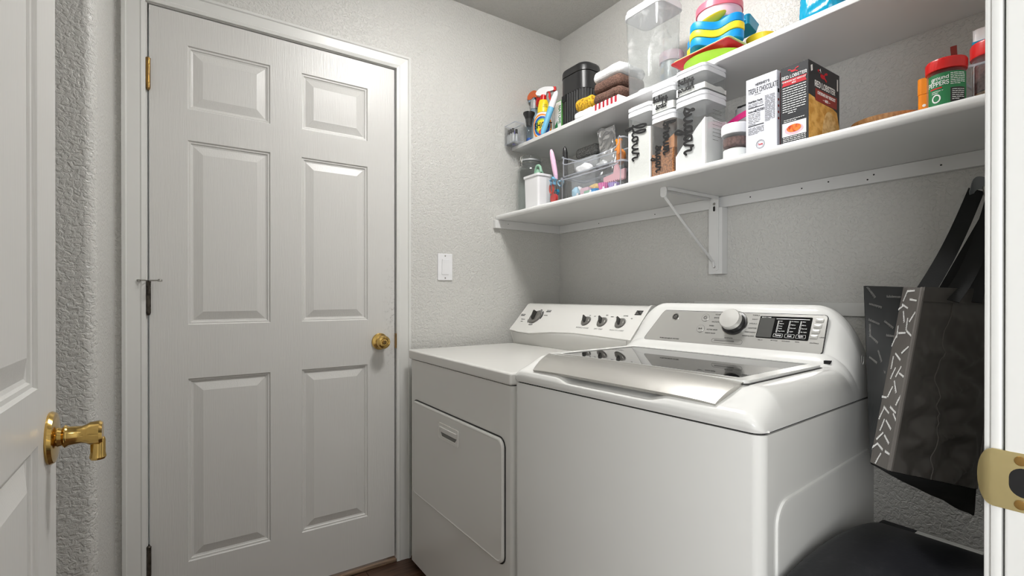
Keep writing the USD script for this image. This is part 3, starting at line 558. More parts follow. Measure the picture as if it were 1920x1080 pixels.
sl = obj('slider', [on2(ex(rrect(.247, .334, .004, .017, .006).difference(rrect(.2478, .3332, .0048, .0162, .0055)), .0004), 0, 0, .0004)], 'print_grey', t)
obj('slider_track', on2(ex(rrect(.2545, .311, .0095, .0135, .001), .0005), 0, 0, .0004), 'print_grey', sl)
bd = obj('emblem', on2(lathe([(.0001, 0), (.0118, 0), (.0118, .0012), (.011, .0018), (.0001, .0018)], 32), .1125, .078), 'chrome', t)
obj('emblem_disc', on2(ex(Point(0, 0).buffer(.0092, quad_segs=14).difference(unary_union([LineString(spline([(.0005, .003), (-.002, .0045), (-.0045, .002), (-.0045, -.002), (-.002, -.004), (-.0006, -.001), (-.003, -.0005)], 5)).buffer(.0007), LineString(spline([(.0045, .0038), (.0022, .0048), (.001, .002), (.003, .0002), (.001, -.002), (.0025, -.0045), (.005, -.0025)], 5)).buffer(.0007)])), .0005), .1125, .078, .0019), 'print_dark', bd)
obj('hinge_cover', bx(.424, .440, .050, .062, .934, .941), 'dark_hole', t)
sh_ = Polygon([(-.007, .010), (.007, .008), (.006, -.004), (0, -.011), (-.007, -.004)]).buffer(.001)
obj('safety_sticker', [place(ex(sh_.difference(sh_.buffer(-.0018)), .0004), (.475, .0012, .945), *NY)], 'print_white', t)

# ================================================================ things on the upper shelf (top at UZ)
UZ, LZ = 1.7945, 1.4633
# acrylic caddy with dark bottles, hanging a little over the shelf end
t = thing('acrylic_caddy', 'small clear acrylic caddy at the left end of the upper shelf', 'caddy', (-.319, -.052, UZ))
o = rrect(-.026, .026, -.044, .044, .005)
obj('container', [ex(o.difference(o.buffer(-.002)), .088, .002), ex(o, .002)], 'clear_acrylic', t)
obj('rim', [ex(o.difference(o.buffer(-.003)), .003, .0865), ex(o.difference(o.buffer(-.003)), .003, .0)], 'clear_edge', t)
for k, (dx, dy, mt) in enumerate(((-.018, .032, 'ink_black'), (-.018, .010, 'ink_black'), (-.018, -.012, 'ink_black'), (.012, .02, 'purple'), (.012, -.008, 'ink_black'))):
    b_ = thing('small_bottle', ('tiny dark bottle in the acrylic caddy nearest the door wall', 'second tiny dark bottle from the door wall in the acrylic caddy', 'third tiny dark bottle from the door wall in the acrylic caddy', 'tiny purple bottle at the back of the acrylic caddy', 'tiny dark bottle at the back of the acrylic caddy')[k], 'bottle', (-.319+dx*.7, -.052+dy*.8, UZ+.0022), group='bottles in the acrylic caddy')
    obj('bottle_body', lathe([(.0001, 0), (.0088, 0), (.0092, .004), (.0092, .036), (.005, .042), (.005, .046), (.0001, .046)], 16), mt if mt == 'purple' else 'film_grey', b_)
    obj('cap', lathe([(.0001, .046), (.0062, .046), (.0058, .066), (.0001, .067)], 14), mt, b_)
t = thing('dispenser_bottle', 'slim clear bottle with flared black top and blue base on the upper shelf', 'bottle', (-.258, -.086, UZ))
obj('bottle_body', lathe([(.013, 0), (.0145, .002), (.0155, .085), (.019, .118), (.0175, .118), (.014, .085), (.013, .003)], 24, cap=False), 'clear_acrylic', t)
obj('blue_insert', lathe([(.0001, .004), (.012, .004), (.012, .026), (.007, .03), (.0001, .03)], 20), 'ring_blue', t, label='blue plug in the foot of the bottle')
obj('cap', lathe([(.0001, .085), (.013, .085), (.016, .112), (.0215, .128), (.0275, .140), (.0275, .147), (.024, .1485), (.0001, .146)], 28), 'black_plastic', t)

def sprayer(path, head, trig, r0=.0, scale=1., ang=0.):
    """trigger head pointing to -y (to the right in the picture)"""
    hd = Polygon(spline([(-.030, .0), (-.034, .010), (-.020, .026), (.004, .034), (.030, .033), (.048, .028), (.050, .016), (.036, .012), (.018, .010), (.013, -.004), (-.012, -.004), (-.030, 0)], 4)).buffer(0)
    m = place(ex(hd, .020), (.010, 0, 0), *NX); m.apply_scale(scale)
    tg = place(ex(LineString(spline([(.026, .012), (.031, .0), (.030, -.014), (.037, -.030)], 5)).buffer(.0042), .012), (.006, 0, 0), *NX); tg.apply_scale(scale)
    nz = place(ex(sbox(.046, .013, .060, .030), .016), (.008, 0, 0), *NX); nz.apply_scale(scale)
    return m, tg, nz
t = thing('spray_bottle', 'stain remover spray bottle with orange and blue ring label and white trigger head', 'spray bottle', (-.228, -.156, UZ), 38)
sec = lambda z, a, b: np.stack([b*np.cos(np.arange(36)*PI/18), a*np.sin(np.arange(36)*PI/18), np.full(36, z)], 1)
obj('bottle_body', loft([sec(z, a, b) for z, a, b in ((0, .044, .026), (.004, .047, .029), (.05, .048, .030), (.085, .047, .030), (.108, .042, .028), (.122, .034, .025), (.130, .027, .024))]), 'white_plastic', t)
obj('collar', loft([sec(z, a, b) for z, a, b in ((.129, .0275, .0265), (.150, .027, .0265), (.178, .022, .022), (.187, .019, .019))]), 'yellow_plastic', t)
hm, tgm, nzm = sprayer(None, 0, 0)
dz = A([0, 0, .213]); obj('neck_ring', lathe([(.0001, .187), (.0145, .187), (.0135, .212), (.0001, .212)], 20), 'red_plastic', t)
for n_, m_, mt in (('trigger_head', hm, 'white_plastic'), ('trigger', tgm, 'red_plastic'), ('nozzle', nzm, 'red_plastic')): obj(n_, T(m_, dz), mt, t)
def wrapx(m, a, b):   # bend a flat label (u, v, w) round the bottle's elliptical front
    m = m.subdivide_to_size(.007, max_iter=8); v = m.vertices.copy(); th_ = v[:, 0]/((a+b)/2*1.08)
    m.vertices = np.stack([-(b+v[:, 2])*np.cos(th_), -(a+v[:, 2])*np.sin(th_), v[:, 1]], 1); return m
E_ = lambda a, b: affinity.translate(affinity.scale(Point(0, 0).buffer(1, quad_segs=14), a, b), 0, .062)
for k, (a, b, mt) in enumerate(((.045, .056, 'ring_orange'), (.037, .048, 'print_white'), (.0345, .045, 'ring_blue'), (.024, .035, 'ring_green'), (.0185, .028, 'yellow_plastic'))):
    obj('label_ring', wrapx(ex(E_(a, b), .0006+.0004*k), .0478, .0302), mt, t)
sh = txt('SHOUT', .026, .0006, bold=True, squeeze=.62, center=True); sh.apply_translation((.006, .066, .0026))
obj('lettering', wrapx(sh, .0478, .0302), 'ink_black', t)
obj('label_patch', [wrapx(T(ex(Point(0, 0).buffer(.013), .0005), (.002, .036, .0026)), .0478, .0302)], 'coral_red', t)
obj('small_print', [wrapx(T(txt(s, .006, .0005, center=True), (.016, z, 0)), .0268, .0262) for s, z in (('10X', .160), ('MORE', .151))], 'print_dark', t)
t = thing('spray_bottle', 'grey blue spray bottle with orange trigger head behind the ring label bottle', 'spray bottle', (-.196, -.043, UZ))
obj('bottle_body', lathe([(.0001, 0), (.033, 0), (.035, .004), (.035, .12), (.028, .15), (.0155, .175), (.0155, .19), (.0001, .19)], 28), 'greyblue_plastic', t)
obj('neck', lathe([(.0001, .19), (.018, .19), (.018, .232), (.0001, .232)], 24), 'film_grey', t)
hm2 = Polygon(spline([(-.036, .0), (-.034, .016), (-.012, .028), (.020, .026), (.040, .012), (.044, -.006), (.034, -.012), (.014, -.004), (-.012, -.008), (-.036, 0)], 4)).buffer(0)
obj('trigger_head', place(ex(hm2, .028), (.014, 0, .246), *NX), 'orange_plastic', t)
obj('head_base', place(ex(Polygon([(-.03, -.016), (.018, -.012), (.018, .0), (-.03, .0)]), .024), (.012, 0, .246), *NX), 'greyblue_plastic', t)
obj('trigger', place(ex(LineString(spline([(.026, .0), (.033, -.018), (.028, -.034), (.034, -.05)], 5)).buffer(.006), .014), (.007, 0, .246), *NX), 'red_plastic', t)
t = thing('cleaning_brush', 'light blue handled cleaning brush leaning beside the black bin', 'brush')
a_, b_ = A([-.287, -.222, UZ+.004]), A([-.242, -.270, 1.985])
P = lambda s: a_+(b_-a_)*s
obj('handle', tube([P(s) for s in (0, .03, .12, .3, .5, .62)], [.006, .0095, .0125, .012, .0135, .014], 14), 'lightblue_plastic', t)
obj('grip_end', tube([P(s) for s in (.62, .68, .85, .96, 1.0)], [.0145, .015, .0135, .010, .003], 14), 'white_plastic', t)
t = thing('green_carton', 'narrow green and white carton beside the black bin on the upper shelf', 'carton', (-.165, -.222, UZ))
obj('carton_body', rb(-.03, .03, -.022, .022, 0, .172, .002), 'green_label', t)
obj('label_panel', [place(ex(sbox(-.021, .005, .021, .168), .0006), (-.03, 0, 0), *NX)], 'white_plastic', t)
obj('lettering', [place(T(txt('NATURE', .015, squeeze=.9), (.006, .128, .0006), rz=0), (-.03, 0, 0), *NX) if 0 else place(T(txt('NATURE', .015, bold=True), (.0, 0, 0), rz=-90), (-.0307, -.004, .150), *NX)], 'green_print', t)
obj('green_band', place(ex(Polygon([(-.021, .0), (.0, .0), (-.004, .07), (-.021, .05)]), .0009), (-.03, 0, .016), *NX), 'green_print', t)
# black bin
t = thing('kitchen_canister', 'tall black oval bin with ribbed lower half on the upper shelf', 'canister', (-.158, -.332, UZ))
RR = lambda dx, dy, r: rrect(-dx, dx, -dy, dy, r, 8)
lo = []
q = RR(.058, .082, .045); n_ = 160
base = A([q.exterior.interpolate(s, normalized=True).coords[0] for s in np.arange(n_)/n_])
tg_ = np.roll(base, -1, 0)-np.roll(base, 1, 0); nr = np.stack([tg_[:, 1], -tg_[:, 0]], 1); nr /= np.linalg.norm(nr, axis=1, keepdims=True); nr *= np.sign((nr*base).sum(1))[:, None]
rib = (np.arange(n_) % 5 < 2)*-.0022
obj('ribbed_body', fixn(loft([np.c_[base+nr*(rib*k)[:, None], np.full(n_, z)] for z, k in ((0, 1), (.17, 1), (.172, 0))])), 'black_matte', t, smooth=25)
obj('upper_body', fixn(loft([np.c_[base+nr*o_, np.full(n_, z)] for z, o_ in ((.170, .0004), (.172, .001), (.243, .001), (.244, -.001))])), 'black_plastic', t)
obj('lid', fixn(loft([np.c_[base+nr*o_, np.full(n_, z)] for z, o_ in ((.245, .0), (.246, .0022), (.266, .0022), (.276, -.001), (.282, -.008), (.284, -.018))])), 'black_plastic', t)
obj('latch', place(rb(-.012, .012, -.014, .014, 0, .005, .002), (-.056, .046, .155), *NX), 'black_plastic', t)
# folded cloths
def folded(name, label, mat, x0, x1, y0, y1, z0, z1, seed, cat='towel', group='folded cloths on the upper shelf', amp=.004, creases=0):
    t = thing(name, label, cat, ((x0+x1)/2, (y0+y1)/2, z0), group=group)
    hx, hy, h = (x1-x0)/2, (y1-y0)/2, (z1-z0)/(creases+1)
    for k in range(creases+1): obj('fold', soft(-hx+.002*k, hx, -hy, hy-.001*k, h*k, h*(k+1)+.0006, min(h*.48, .019), amp, 30., seed+k, .008), mat, t, smooth=60)
    return t
folded('folded_cloth', 'folded white cloth lowest under the yellow waffle cloth', 'white_cloth', -.284, -.212, -.530, -.420, UZ, UZ+.038, 3, 'cloth')
folded('folded_cloth', 'folded mustard yellow waffle cloth beside the brown towels', 'yellow_cloth', -.282, -.212, -.528, -.424, UZ+.041, UZ+.086, 5, 'cloth', amp=.004)
t = thing('folded_cloth', 'red and white striped folded cloth at the bottom of the brown towel stack', 'cloth', (-.21, -.612, UZ), group='folded cloths on the upper shelf')
for k in range(13): obj('stripe', soft(-.075, .07, .075-.0104*(k+1), .075-.0104*k, 0, .032, .010, .0015, 30., k, .012), 'stripe_red' if k % 2 else 'stripe_white', t, smooth=60)
folded('folded_towel', 'lower brown folded towel on the striped cloth', 'brown_cloth', -.280, -.13, -.672, -.532, UZ+.033, UZ+.074, 11)
folded('folded_towel', 'upper brown folded towel under the white towel', 'brown_cloth', -.278, -.13, -.672, -.530, UZ+.075, UZ+.120, 15)
folded('folded_towel', 'thick white folded towel on top of the brown towels', 'white_cloth', -.276, -.13, -.672, -.526, UZ+.121, UZ+.163, 19)
# cereal container
t = thing('cereal_container', 'tall empty clear cereal container with white lid on the upper shelf', 'container', (-.205, -.764, UZ))
o = lambda s: rrect(-.062*s, .062*s, -.083*s, .083*s, .026*s, 8)
ring_ = lambda q, z: R3(q, z)
w1 = loft([ring_(o(.88), .0), ring_(o(.90), .004), ring_(o(1.), .285), ring_(o(1.01), .300)], cap=False); w2 = loft([ring_(o(.865), .003), ring_(o(.885), .006), ring_(o(.983), .285), ring_(o(.993), .300)], cap=False); w2.faces = w2.faces[:, ::-1]
obj('container', [w1, w2, ex(o(.88), .003)], 'cloudy_plastic', t)
obj('lid', [ex(o(1.05), .016, .296), ex(o(1.0), .012, .312), ex(rrect(-.03, .03, -.05, .05, .012), .014, .322)], 'lid_white', t)
t = thing('measuring_scoop', 'white plastic scoop lying in the empty cereal container', 'scoop', (-.222, -.752, UZ+.004))
obj('bowl', fixn(loft([R3(affinity.scale(Point(0, 0).buffer(1, quad_segs=10), a, b), z) for a, b, z in ((.018, .026, 0), (.026, .036, .018), (.027, .038, .026), (.0255, .036, .026), (.022, .031, .01), (.012, .02, .004))])), 'white_plastic', t)
obj('handle', rb(-.006, .006, -.072, -.034, .020, .027, .003), 'white_plastic', t)
t = thing('storage_jar', 'cloudy jar with pale pink lid standing behind the cereal container', 'jar', (-.086, -.752, UZ))
obj('jar_body', lathe([(.0001, 0), (.040, 0), (.043, .006), (.043, .150), (.038, .165), (.0001, .166)], 32), 'film_grey', t)
obj('lid', lathe([(.0001, .163), (.0445, .163), (.0445, .195), (.042, .199), (.0001, .199)], 32), 'pale_pink', t)
def pouch(w, d, h, seed, amp=.006, top=.12, n=40, m=26, lean=(0, 0)):
    """soft bag: y width w, x depth d, gathered to a flat seal at the top"""
    rings = []
    for s in np.linspace(0, 1, m):
        k = 1-(1-top)*max(0, (s-.35)/.65)**1.3; b = min(1., .75+s*2.2)
        a = np.arange(n)*2*PI/n; sx, sy = np.abs(np.cos(a))**.8*np.sign(np.cos(a)), np.abs(np.sin(a))**.6*np.sign(np.sin(a))
        rings.append(np.stack([d/2*k*b*sx+lean[0]*s*h, w/2*(.93+.07*s)*b*sy+lean[1]*s*h, np.full(n, s*h)], 1))
    mm = fixn(loft(rings)); N = np.array(mm.vertex_normals); f = meshkit.fbm(mm.vertices*[38, 38, 20]+seed, 3, seed)-.5; zz = np.clip(mm.vertices[:, 2]/(.15*h), 0, 1)
    mm.vertices = mm.vertices+N*(2*amp*np.abs(f)*zz)[:, None]-N*(amp*.5*zz)[:, None]; return mm
t = thing('plastic_bag', 'grey translucent plastic bag leaning on the wall behind the moulds', 'bag', (-.060, -.862, UZ))
obj('bag_body', pouch(.10, .09, .245, 4, .010, .3), 'film_grey', t, smooth=50)
# moulds, trays and dishes
G = 'stacked plastic dishes on the upper shelf'
def tray(name, label, cat, mat, x, y, z, w, d, h, rz, rx, ry=0, rim='flat', r=.012, th=.0025):
    t = thing(name, label, cat, (x, y, z), group=G)
    prof = ((.80, 0), (.97, h-.002), (1.0, h), (1.0, h+.002), (.965, h+.002), (.94, h-.001), (.78, th))
    m = fixn(loft([R3(affinity.scale(rrect(-d/2, d/2, -w/2, w/2, r), s, s), zz) for s, zz in prof])); obj('dish_body', T(m, (0, 0, 0), rx=rx, ry=ry, rz=rz), mat, t, smooth=30); return t
t = thing('plate', 'lime green round plate lowest under the red square tray', 'plate', (-.205, -1.015, UZ+.0005), group=G)
obj('dish_body', lathe([(.0001, 0), (.050, 0), (.072, .008), (.096, .026), (.0985, .030), (.095, .030), (.070, .0125), (.048, .004), (.0001, .004)], 40), 'lime', t)
tray('serving_tray', 'red square tray sloping between the lime plate and the blue mould', 'tray', 'red_tray', -.205, -1.003, UZ+.0312, .205, .165, .016, 0, -1, 0)
tray('serving_tray', 'thin pale lime square tray on the red tray', 'tray', 'pale_lime', -.203, -1.006, UZ+.0505, .20, .155, .004, 0, -1, 0)
def blob(k, rx_, ry_, ph=0.): a = np.linspace(0, 2*PI, 96)[:-1]; return np.stack([(rx_+.012*np.cos(k*a+ph))*np.cos(a), (ry_+.012*np.cos(k*a+ph))*np.sin(a)], 1)
def mould(label, mat, z, h, s=1., name='silicone_mould'):
    t = thing(name, label, 'mould', (-.205, -1.008, z), group=G)
    b_ = blob(4, .072*s, .088*s, .6)
    wv = lambda p, z_: np.c_[p, z_+.007*np.sin(p[:, 1]*55+.4)+p[:, 1]*-.0]
    obj('mould_body', fixn(loft([wv(b_*.96, 0), wv(b_, .003), wv(b_, h-.003), wv(b_*.965, h), wv(b_*.90, h), wv(b_*.88, h-.004)])), mat, t, smooth=40); return t
mould('lower blue wavy mould on the pale lime tray', 'blue_silicone', UZ+.064, .026)
mould('yellow wavy mould between the two blue moulds', 'yellow_silicone', UZ+.0905, .022, 1.02)
mould('upper blue wavy mould on the yellow mould', 'blue_silicone', UZ+.113, .026)
t = thing('spoon_rest', 'yellow leaf shaped dish lying on the upper blue mould', 'dish', (-.232, -1.010, UZ+.146), group=G)
obj('dish_body', T(fixn(loft([R3(affinity.scale(Point(0, 0).buffer(1, quad_segs=12), a, b), z) for a, b, z in ((.012, .030, 0), (.022, .052, .008), (.024, .056, .012), (.022, .052, .0125), (.010, .026, .004))])), (0, 0, 0), rx=-9), 'yellow_silicone', t)
t = thing('silicone_mould', 'pale cyan flat mould under the pink round box', 'mould', (-.165, -1.0, UZ+.146), group=G)
obj('mould_body', ex(Polygon(blob(5, .055, .085)), .012), 'cyan_silicone', t)
t = thing('round_box', 'round pink lidded box on top of the stacked moulds', 'box', (-.175, -1.005, UZ+.159), group=G)
obj('box_body', lathe([(.0001, 0), (.064, 0), (.066, .003), (.067, .038), (.0001, .038)], 40), 'pale_pink', t)
obj('lid', lathe([(.0001, .037), (.0705, .037), (.0705, .058), (.068, .061), (.0001, .061)], 40), 'pink_plastic', t)
tray('serving_tray', 'teal shallow tray resting on the moulds beside the pink box', 'tray', 'teal_plastic', -.125, -1.052, UZ+.1335, .085, .10, .022, 12, -8, 0)
t = thing('bowl', 'yellow plastic bowl standing right of the stacked moulds', 'bowl', (-.125, -1.115, UZ+.0005), group=G)
obj('bowl_body', lathe([(.0001, 0), (.022, 0), (.024, .012), (.032, .055), (.041, .085), (.043, .089), (.0405, .089), (.029, .056), (.021, .014), (.0001, .005)], 36), 'yellow_silicone', t)
for k in range(6): obj('rib', place(rb(-.0015, .0015, 0, .05, 0, .0012, .0005, 1), (-.125+.125+.031*math.cos(2.2+.5*k), .031*math.sin(2.2+.5*k), .032), (-math.sin(2.2+.5*k), math.cos(2.2+.5*k), 0), (0, 0, 1)), 'yellow_plastic', t)
t = thing('plastic_bag', 'shiny teal plastic bag on the upper shelf near the top edge', 'bag', (-.215, -1.335, UZ))
obj('bag_body', pouch(.125, .095, .19, 9, .010, .25), 'teal_film', t, smooth=50)
t = thing('plastic_bag', 'pale pink crumpled bag behind the teal bag', 'bag', (-.115, -1.262, UZ))
obj('bag_body', pouch(.07, .07, .24, 6, .008, .25), 'pale_pink', t, smooth=50)
t = thing('snack_box', 'small red and purple packet right of the teal bag', 'packet', (-.20, -1.425, UZ))
obj('box_body', rb(-.05, .05, -.026, .026, 0, .14, .003), 'red_plastic', t)
obj('label_panel', [place(ex(sbox(.004, .012, .024, .12), .0006), (-.05, 0, 0), *NX)], 'purple', t)

# ================================================================ things on the lower shelf (top at LZ)
t = thing('clamp_jar', 'tall clear glass clamp jar in the corner of the lower shelf', 'jar', (-.245, -.078, LZ))
pr = [(.056, .002), (.060, .008), (.060, .20), (.054, .222), (.046, .235), (.046, .250)]
w2 = lathe([(r-.003, z) for r, z in pr], 36, cap=False); 
obj('jar_body', [lathe(pr, 36, cap=False), w2, lathe([(.0001, 0), (.056, 0), (.057, .004), (.0001, .005)], 36)], 'jar_glass', t)
obj('lid', lathe([(.0001, .256), (.050, .256), (.052, .262), (.050, .270), (.040, .276), (.0001, .278)], 36), 'jar_glass', t)
obj('gasket', lathe([(.044, .250), (.051, .250), (.052, .2535), (.051, .257), (.044, .257)], 36), 'film_grey', t)
obj('wire_clamp', [tube(np.vstack([[(.049*math.cos(a), .049*math.sin(a), .240) for a in np.linspace(0, 2*PI, 40)]]), .0014, 6), tube([(-.050, 0, .240), (-.056, .0, .25), (-.054, 0, .27), (-.03, 0, .281)], .0015, 6), tube([(-.056, -.012, .225), (-.060, -.012, .245), (-.060, .012, .245), (-.056, .012, .225), (-.058, -.012, .222)], .0015, 6), tube([(-.057, -.008, .232), (-.050, -.006, .262), (-.040, 0, .276)], .0015, 6)], 'steel', t)
t = thing('storage_bin', 'white plastic bin with a rolled rim at the left end of the lower shelf', 'bin', (-.325, -.240, LZ))
o_ = lambda a, b: rrect(-a, a, -b, b, .010)
shell = loft([R3(o_(.034, .048), 0), R3(o_(.037, .052), .138)], cap=False); inn = loft([R3(o_(.031, .045), .003), R3(o_(.034, .049), .138)], cap=False); inn.faces = inn.faces[:, ::-1]
obj('bin_body', [shell, inn, ex(o_(.034, .048), .003)], 'white_plastic', t)
obj('rim', ex(o_(.0405, .0555).difference(o_(.0335, .0485)), .009, .134), 'white_plastic', t)
t = thing('cloth', 'sage green crumpled cloth heaped in the white bin', 'cloth', (-.322, -.243, LZ+.0035))
obj('cloth_heap', crinkle(trimesh.creation.icosphere(4, 1.).apply_transform(np.diag([.024, .036, .072, 1])).apply_translation((0, 0, .098)), .008, 45., 3), 'sage', t, smooth=60)
obj('loop', T(tube(spline([(-.006, .016, .155), (-.010, .0, .180), (-.006, -.016, .178), (-.006, -.026, .150)], 6), .006, 10), (0, 0, 0)), 'sage', t)
# clear cup with cutters and two utensils
t = thing('acrylic_cup', 'small square clear cup of cookie cutters beside the white bin', 'cup', (-.335, -.378, LZ))
o = rrect(-.030, .030, -.030, .030, .005); obj('container', [ex(o.difference(o.buffer(-.002)), .108, .002), ex(o, .002)], 'clear_acrylic', t)
def cutter(name, label, mat, poly, h, loc, ux, uy, cat='cookie cutter', group=None):
    c_ = thing(name, label, cat, loc, group=group); o2 = poly.buffer(.0012)
    obj('cutter_wall', place(ex(o2.difference(poly), h), (0, 0, 0), ux, uy), mat, c_); obj('cutter_rim', place(ex(poly.buffer(.003).difference(poly), .002), (0, 0, 0), ux, uy), mat, c_); return c_
star = Polygon([((.017 if k % 2 == 0 else .009)*math.sin(k*PI/5), (.017 if k % 2 == 0 else .009)*math.cos(k*PI/5)) for k in range(10)])
heart = Polygon(spline([(0, -.014), (-.014, 0), (-.010, .011), (0, .006), (.010, .011), (.014, 0), (0, -.014)], 5)).buffer(0)
GC = 'cookie cutters in the clear cup'
t2_ = thing('cookie_cutter', 'red round cookie cutter at the bottom of the clear cup', 'cookie cutter', (-.346, -.386, LZ+.0215), group=GC); obj('cutter_body', place(lathe([(.0001, 0), (.018, 0), (.018, .012), (.0001, .012)], 24), (0, 0, 0), *NX), 'red_plastic', t2_)
cutter('cookie_cutter', 'orange leaf shaped cookie cutter in the clear cup', 'coral_red', affinity.scale(Point(0, 0).buffer(1), .010, .02), .010, (-.344, -.366, LZ+.064), *NX, group=GC)
cutter('cookie_cutter', 'light blue star cookie cutter at the rim of the clear cup', 'lightblue_plastic', star, .012, (-.345, -.376, LZ+.092), *NX, group=GC)
cutter('cookie_cutter', 'teal heart cookie cutter deep in the clear cup', 'teal_plastic', heart, .012, (-.320, -.364, LZ+.05), *NX, group=GC)
cutter('cookie_cutter', 'pale blue heart cookie cutter at the back of the clear cup', 'paleblue', heart, .010, (-.318, -.392, LZ+.085), *NX, group=GC)
t = thing('utensil', 'pink handled kitchen tool standing in the clear cup', 'utensil', (-.332, -.352, LZ))
a_, b_ = A([.016, -.018, .06]), A([-.004, .006, .232]); P = lambda s: a_+(b_-a_)*s
obj('shaft', tube([P(0), P(.3)], .0035, 8), 'steel', t)
obj('handle', tube([P(s) for s in (.26, .32, .5, .75, .92, .98, 1.)], [.006, .0085, .0105, .0105, .0085, .005, .001], 16), 'pink_handle', t)
t = thing('utensil', 'black handled kitchen tool behind the pink handled one', 'utensil', (-.285, -.392, LZ))
a_, b_ = A([.0, 0, .012]), A([-.006, .012, .243]); P = lambda s: a_+(b_-a_)*s
obj('shaft', tube([P(0), P(.5)], .004, 8), 'steel', t)
obj('handle', tube([P(s) for s in (.45, .5, .7, .88, .96, 1.)], [.006, .009, .0105, .0105, .008, .002], 16), 'black_plastic', t)
# the two stacked clear organisers
def organiser(label, x0, x1, y0, y1, z, h, dip):
    t = thing('organizer_bin', label, 'bin', ((x0+x1)/2, (y0+y1)/2, z), group='clear organizer bins on the lower shelf')
    a, b = (x1-x0)/2, (y1-y0)/2; o = rrect(-a, a, -b, b, .012); i = o.buffer(-.0022)
    front = place(ex(Polygon(spline([(-b+.012, .002), (-b+.012, h-dip*.25), (-b+.03, h-dip), (b-.05, h-dip), (b-.02, h), (b-.012, h), (b-.012, .002)], 4)).buffer(0), .0022), (-a+.0022, 0, 0), *NX)
    sides = o.difference(i).difference(sbox(-a-.01, -b+.012, -a+.008, b-.012))
    obj('container', [ex(sides, h-.002, .002), front, ex(o, .002)], 'clear_acrylic', t)
    obj('rim', [ex(rrect(-a-.003, a+.003, -b-.003, b+.003, .013).difference(i).difference(sbox(-a-.01, -b+.012, -a+.008, b-.012)), .004, h-.004)], 'clear_edge', t)
    obj('front_rim', tube(spline([(-a+.001, b-.012, h-dip*.25), (-a+.001, b-.03, h-dip), (-a+.001, -b+.05, h-dip), (-a+.001, -b+.02, h), (-a+.001, -b+.012, h)], 5), .0021, 8), 'clear_edge', t)
    obj('foot_rim', ex(o.difference(o.buffer(-.0035)), .0035), 'clear_edge', t)
    for yy in (-b+.010, b-.010): obj('corner_edge', tube([(-a+.002, yy, .002), (-a+.002, yy, h-.003)], .0016, 8), 'clear_edge', t)
    return t
organiser('lower clear organizer bin full of pink and white baking things', -.352, -.225, -.755, -.425, LZ, .094, .010)
organiser('upper clear organizer bin stacked on the first one', -.348, -.228, -.752, -.428, LZ+.0955, .082, .034)
GB = 'baking things in the clear organizer bins'
def lump(name, label, cat, mat, loc, s, seed=0, amp=.004, sc=60., group=GB, sub=3):
    t = thing(name, label, cat, loc, group=group); m = trimesh.creation.icosphere(sub, 1.); m.apply_transform(np.diag([*s, 1])); m.apply_translation((0, 0, s[2])); obj('body', crinkle(m, amp, sc, seed), mat, t, smooth=60); return t
def liner(label, mat, loc, r, h, n=18):
    t = thing('baking_cup', label, 'baking cup', loc, group=GB); a = np.arange(n*4)*2*PI/(n*4)
    rg = lambda r_, z, w: np.stack([r_*(1+w*np.cos(a*n))*np.cos(a), r_*(1+w*np.cos(a*n))*np.sin(a), np.full(n*4, z)], 1)
    obj('cup_body', fixn(loft([rg(r*.7, 0, .02), rg(r, h, .06), rg(r*.96, h, .06), rg(r*.68, .002, .02)])), mat, t); return t
liner('pink ruffled baking cup in the lower organizer bin', 'hotpink', (-.325, -.640, LZ+.0025), .021, .034)
liner('lilac ruffled baking cup right of the pink one', 'lilac', (-.327, -.690, LZ+.0025), .020, .026)
liner('blue ruffled baking cup in front in the lower organizer bin', 'skyblue', (-.328, -.600, LZ+.0025), .018, .020)
t = thing('scalloped_cutter', 'large pale pink cutter with a saw toothed edge in the lower organizer bin', 'cookie cutter', (-.315, -.690, LZ+.040), group=GB)
saw = [(-.052+.1*k/20, -.006 if k % 2 else 0) for k in range(21)]
obj('cutter_body', T(place(ex(Polygon(saw+[(.050, .032), (.022, .030), (.012, .055), (.0, .05), (-.004, .024), (-.052, .018)]), .010), (0, 0, 0), *NX), (0, 0, 0)), 'rose', t)
t = thing('silicone_brush', 'pink silicone brush head in the lower organizer bin', 'brush', (-.325, -.545, LZ+.0025), group=GB)
obj('brush_body', rb(-.012, .012, -.022, .022, 0, .036, .005), 'pale_pink', t)
t = thing('sponge', 'sage green block at the front of the lower organizer bin', 'block', (-.334, -.567, LZ+.0025), group=GB); obj('block_body', rb(-.008, .006, -.020, .018, 0, .020, .003), 'sage', t)
lump('icing_bag', 'pale blue rounded piece at the left of the lower organizer bin', 'baking tool', 'paleblue', (-.325, -.487, LZ+.0025), (.014, .018, .024), 3)
lump('icing_bag', 'crumpled white piping bag at the left of the lower organizer bin', 'baking tool', 'white_plastic', (-.295, -.470, LZ+.0025), (.016, .022, .030), 5, .006)
for k, (dy, dz, lab) in enumerate(((-.515, .004, 'white star shaped nozzle left of the sage block'), (-.588, .003, 'white star shaped nozzle right of the sage block'), (-.655, .003, 'white star shaped nozzle below the saw toothed cutter'), (-.713, .003, 'white star shaped nozzle at the right end of the lower organizer bin'))):
    t = thing('piping_nozzle', lab, 'nozzle', (-.342, dy, LZ+.0025), group=GB); obj('nozzle_body', [ex(affinity.scale(star, .38, .38), .010), lathe([(.0001, .010), (.005, .010), (.0032, .018), (.0001, .018)], 12)], 'white_plastic', t)
lump('rolled_mat', 'olive and pink rolled mat behind the pink brush head', 'mat', 'photo_biscuit_pale', (-.280, -.545, LZ+.0035), (.020, .036, .028), 9, .004)
lump('pouch', 'white crumpled bag in the upper organizer bin', 'bag', 'white_plastic', (-.290, -.500, LZ+.099), (.026, .040, .024), 12, .008, 40.)
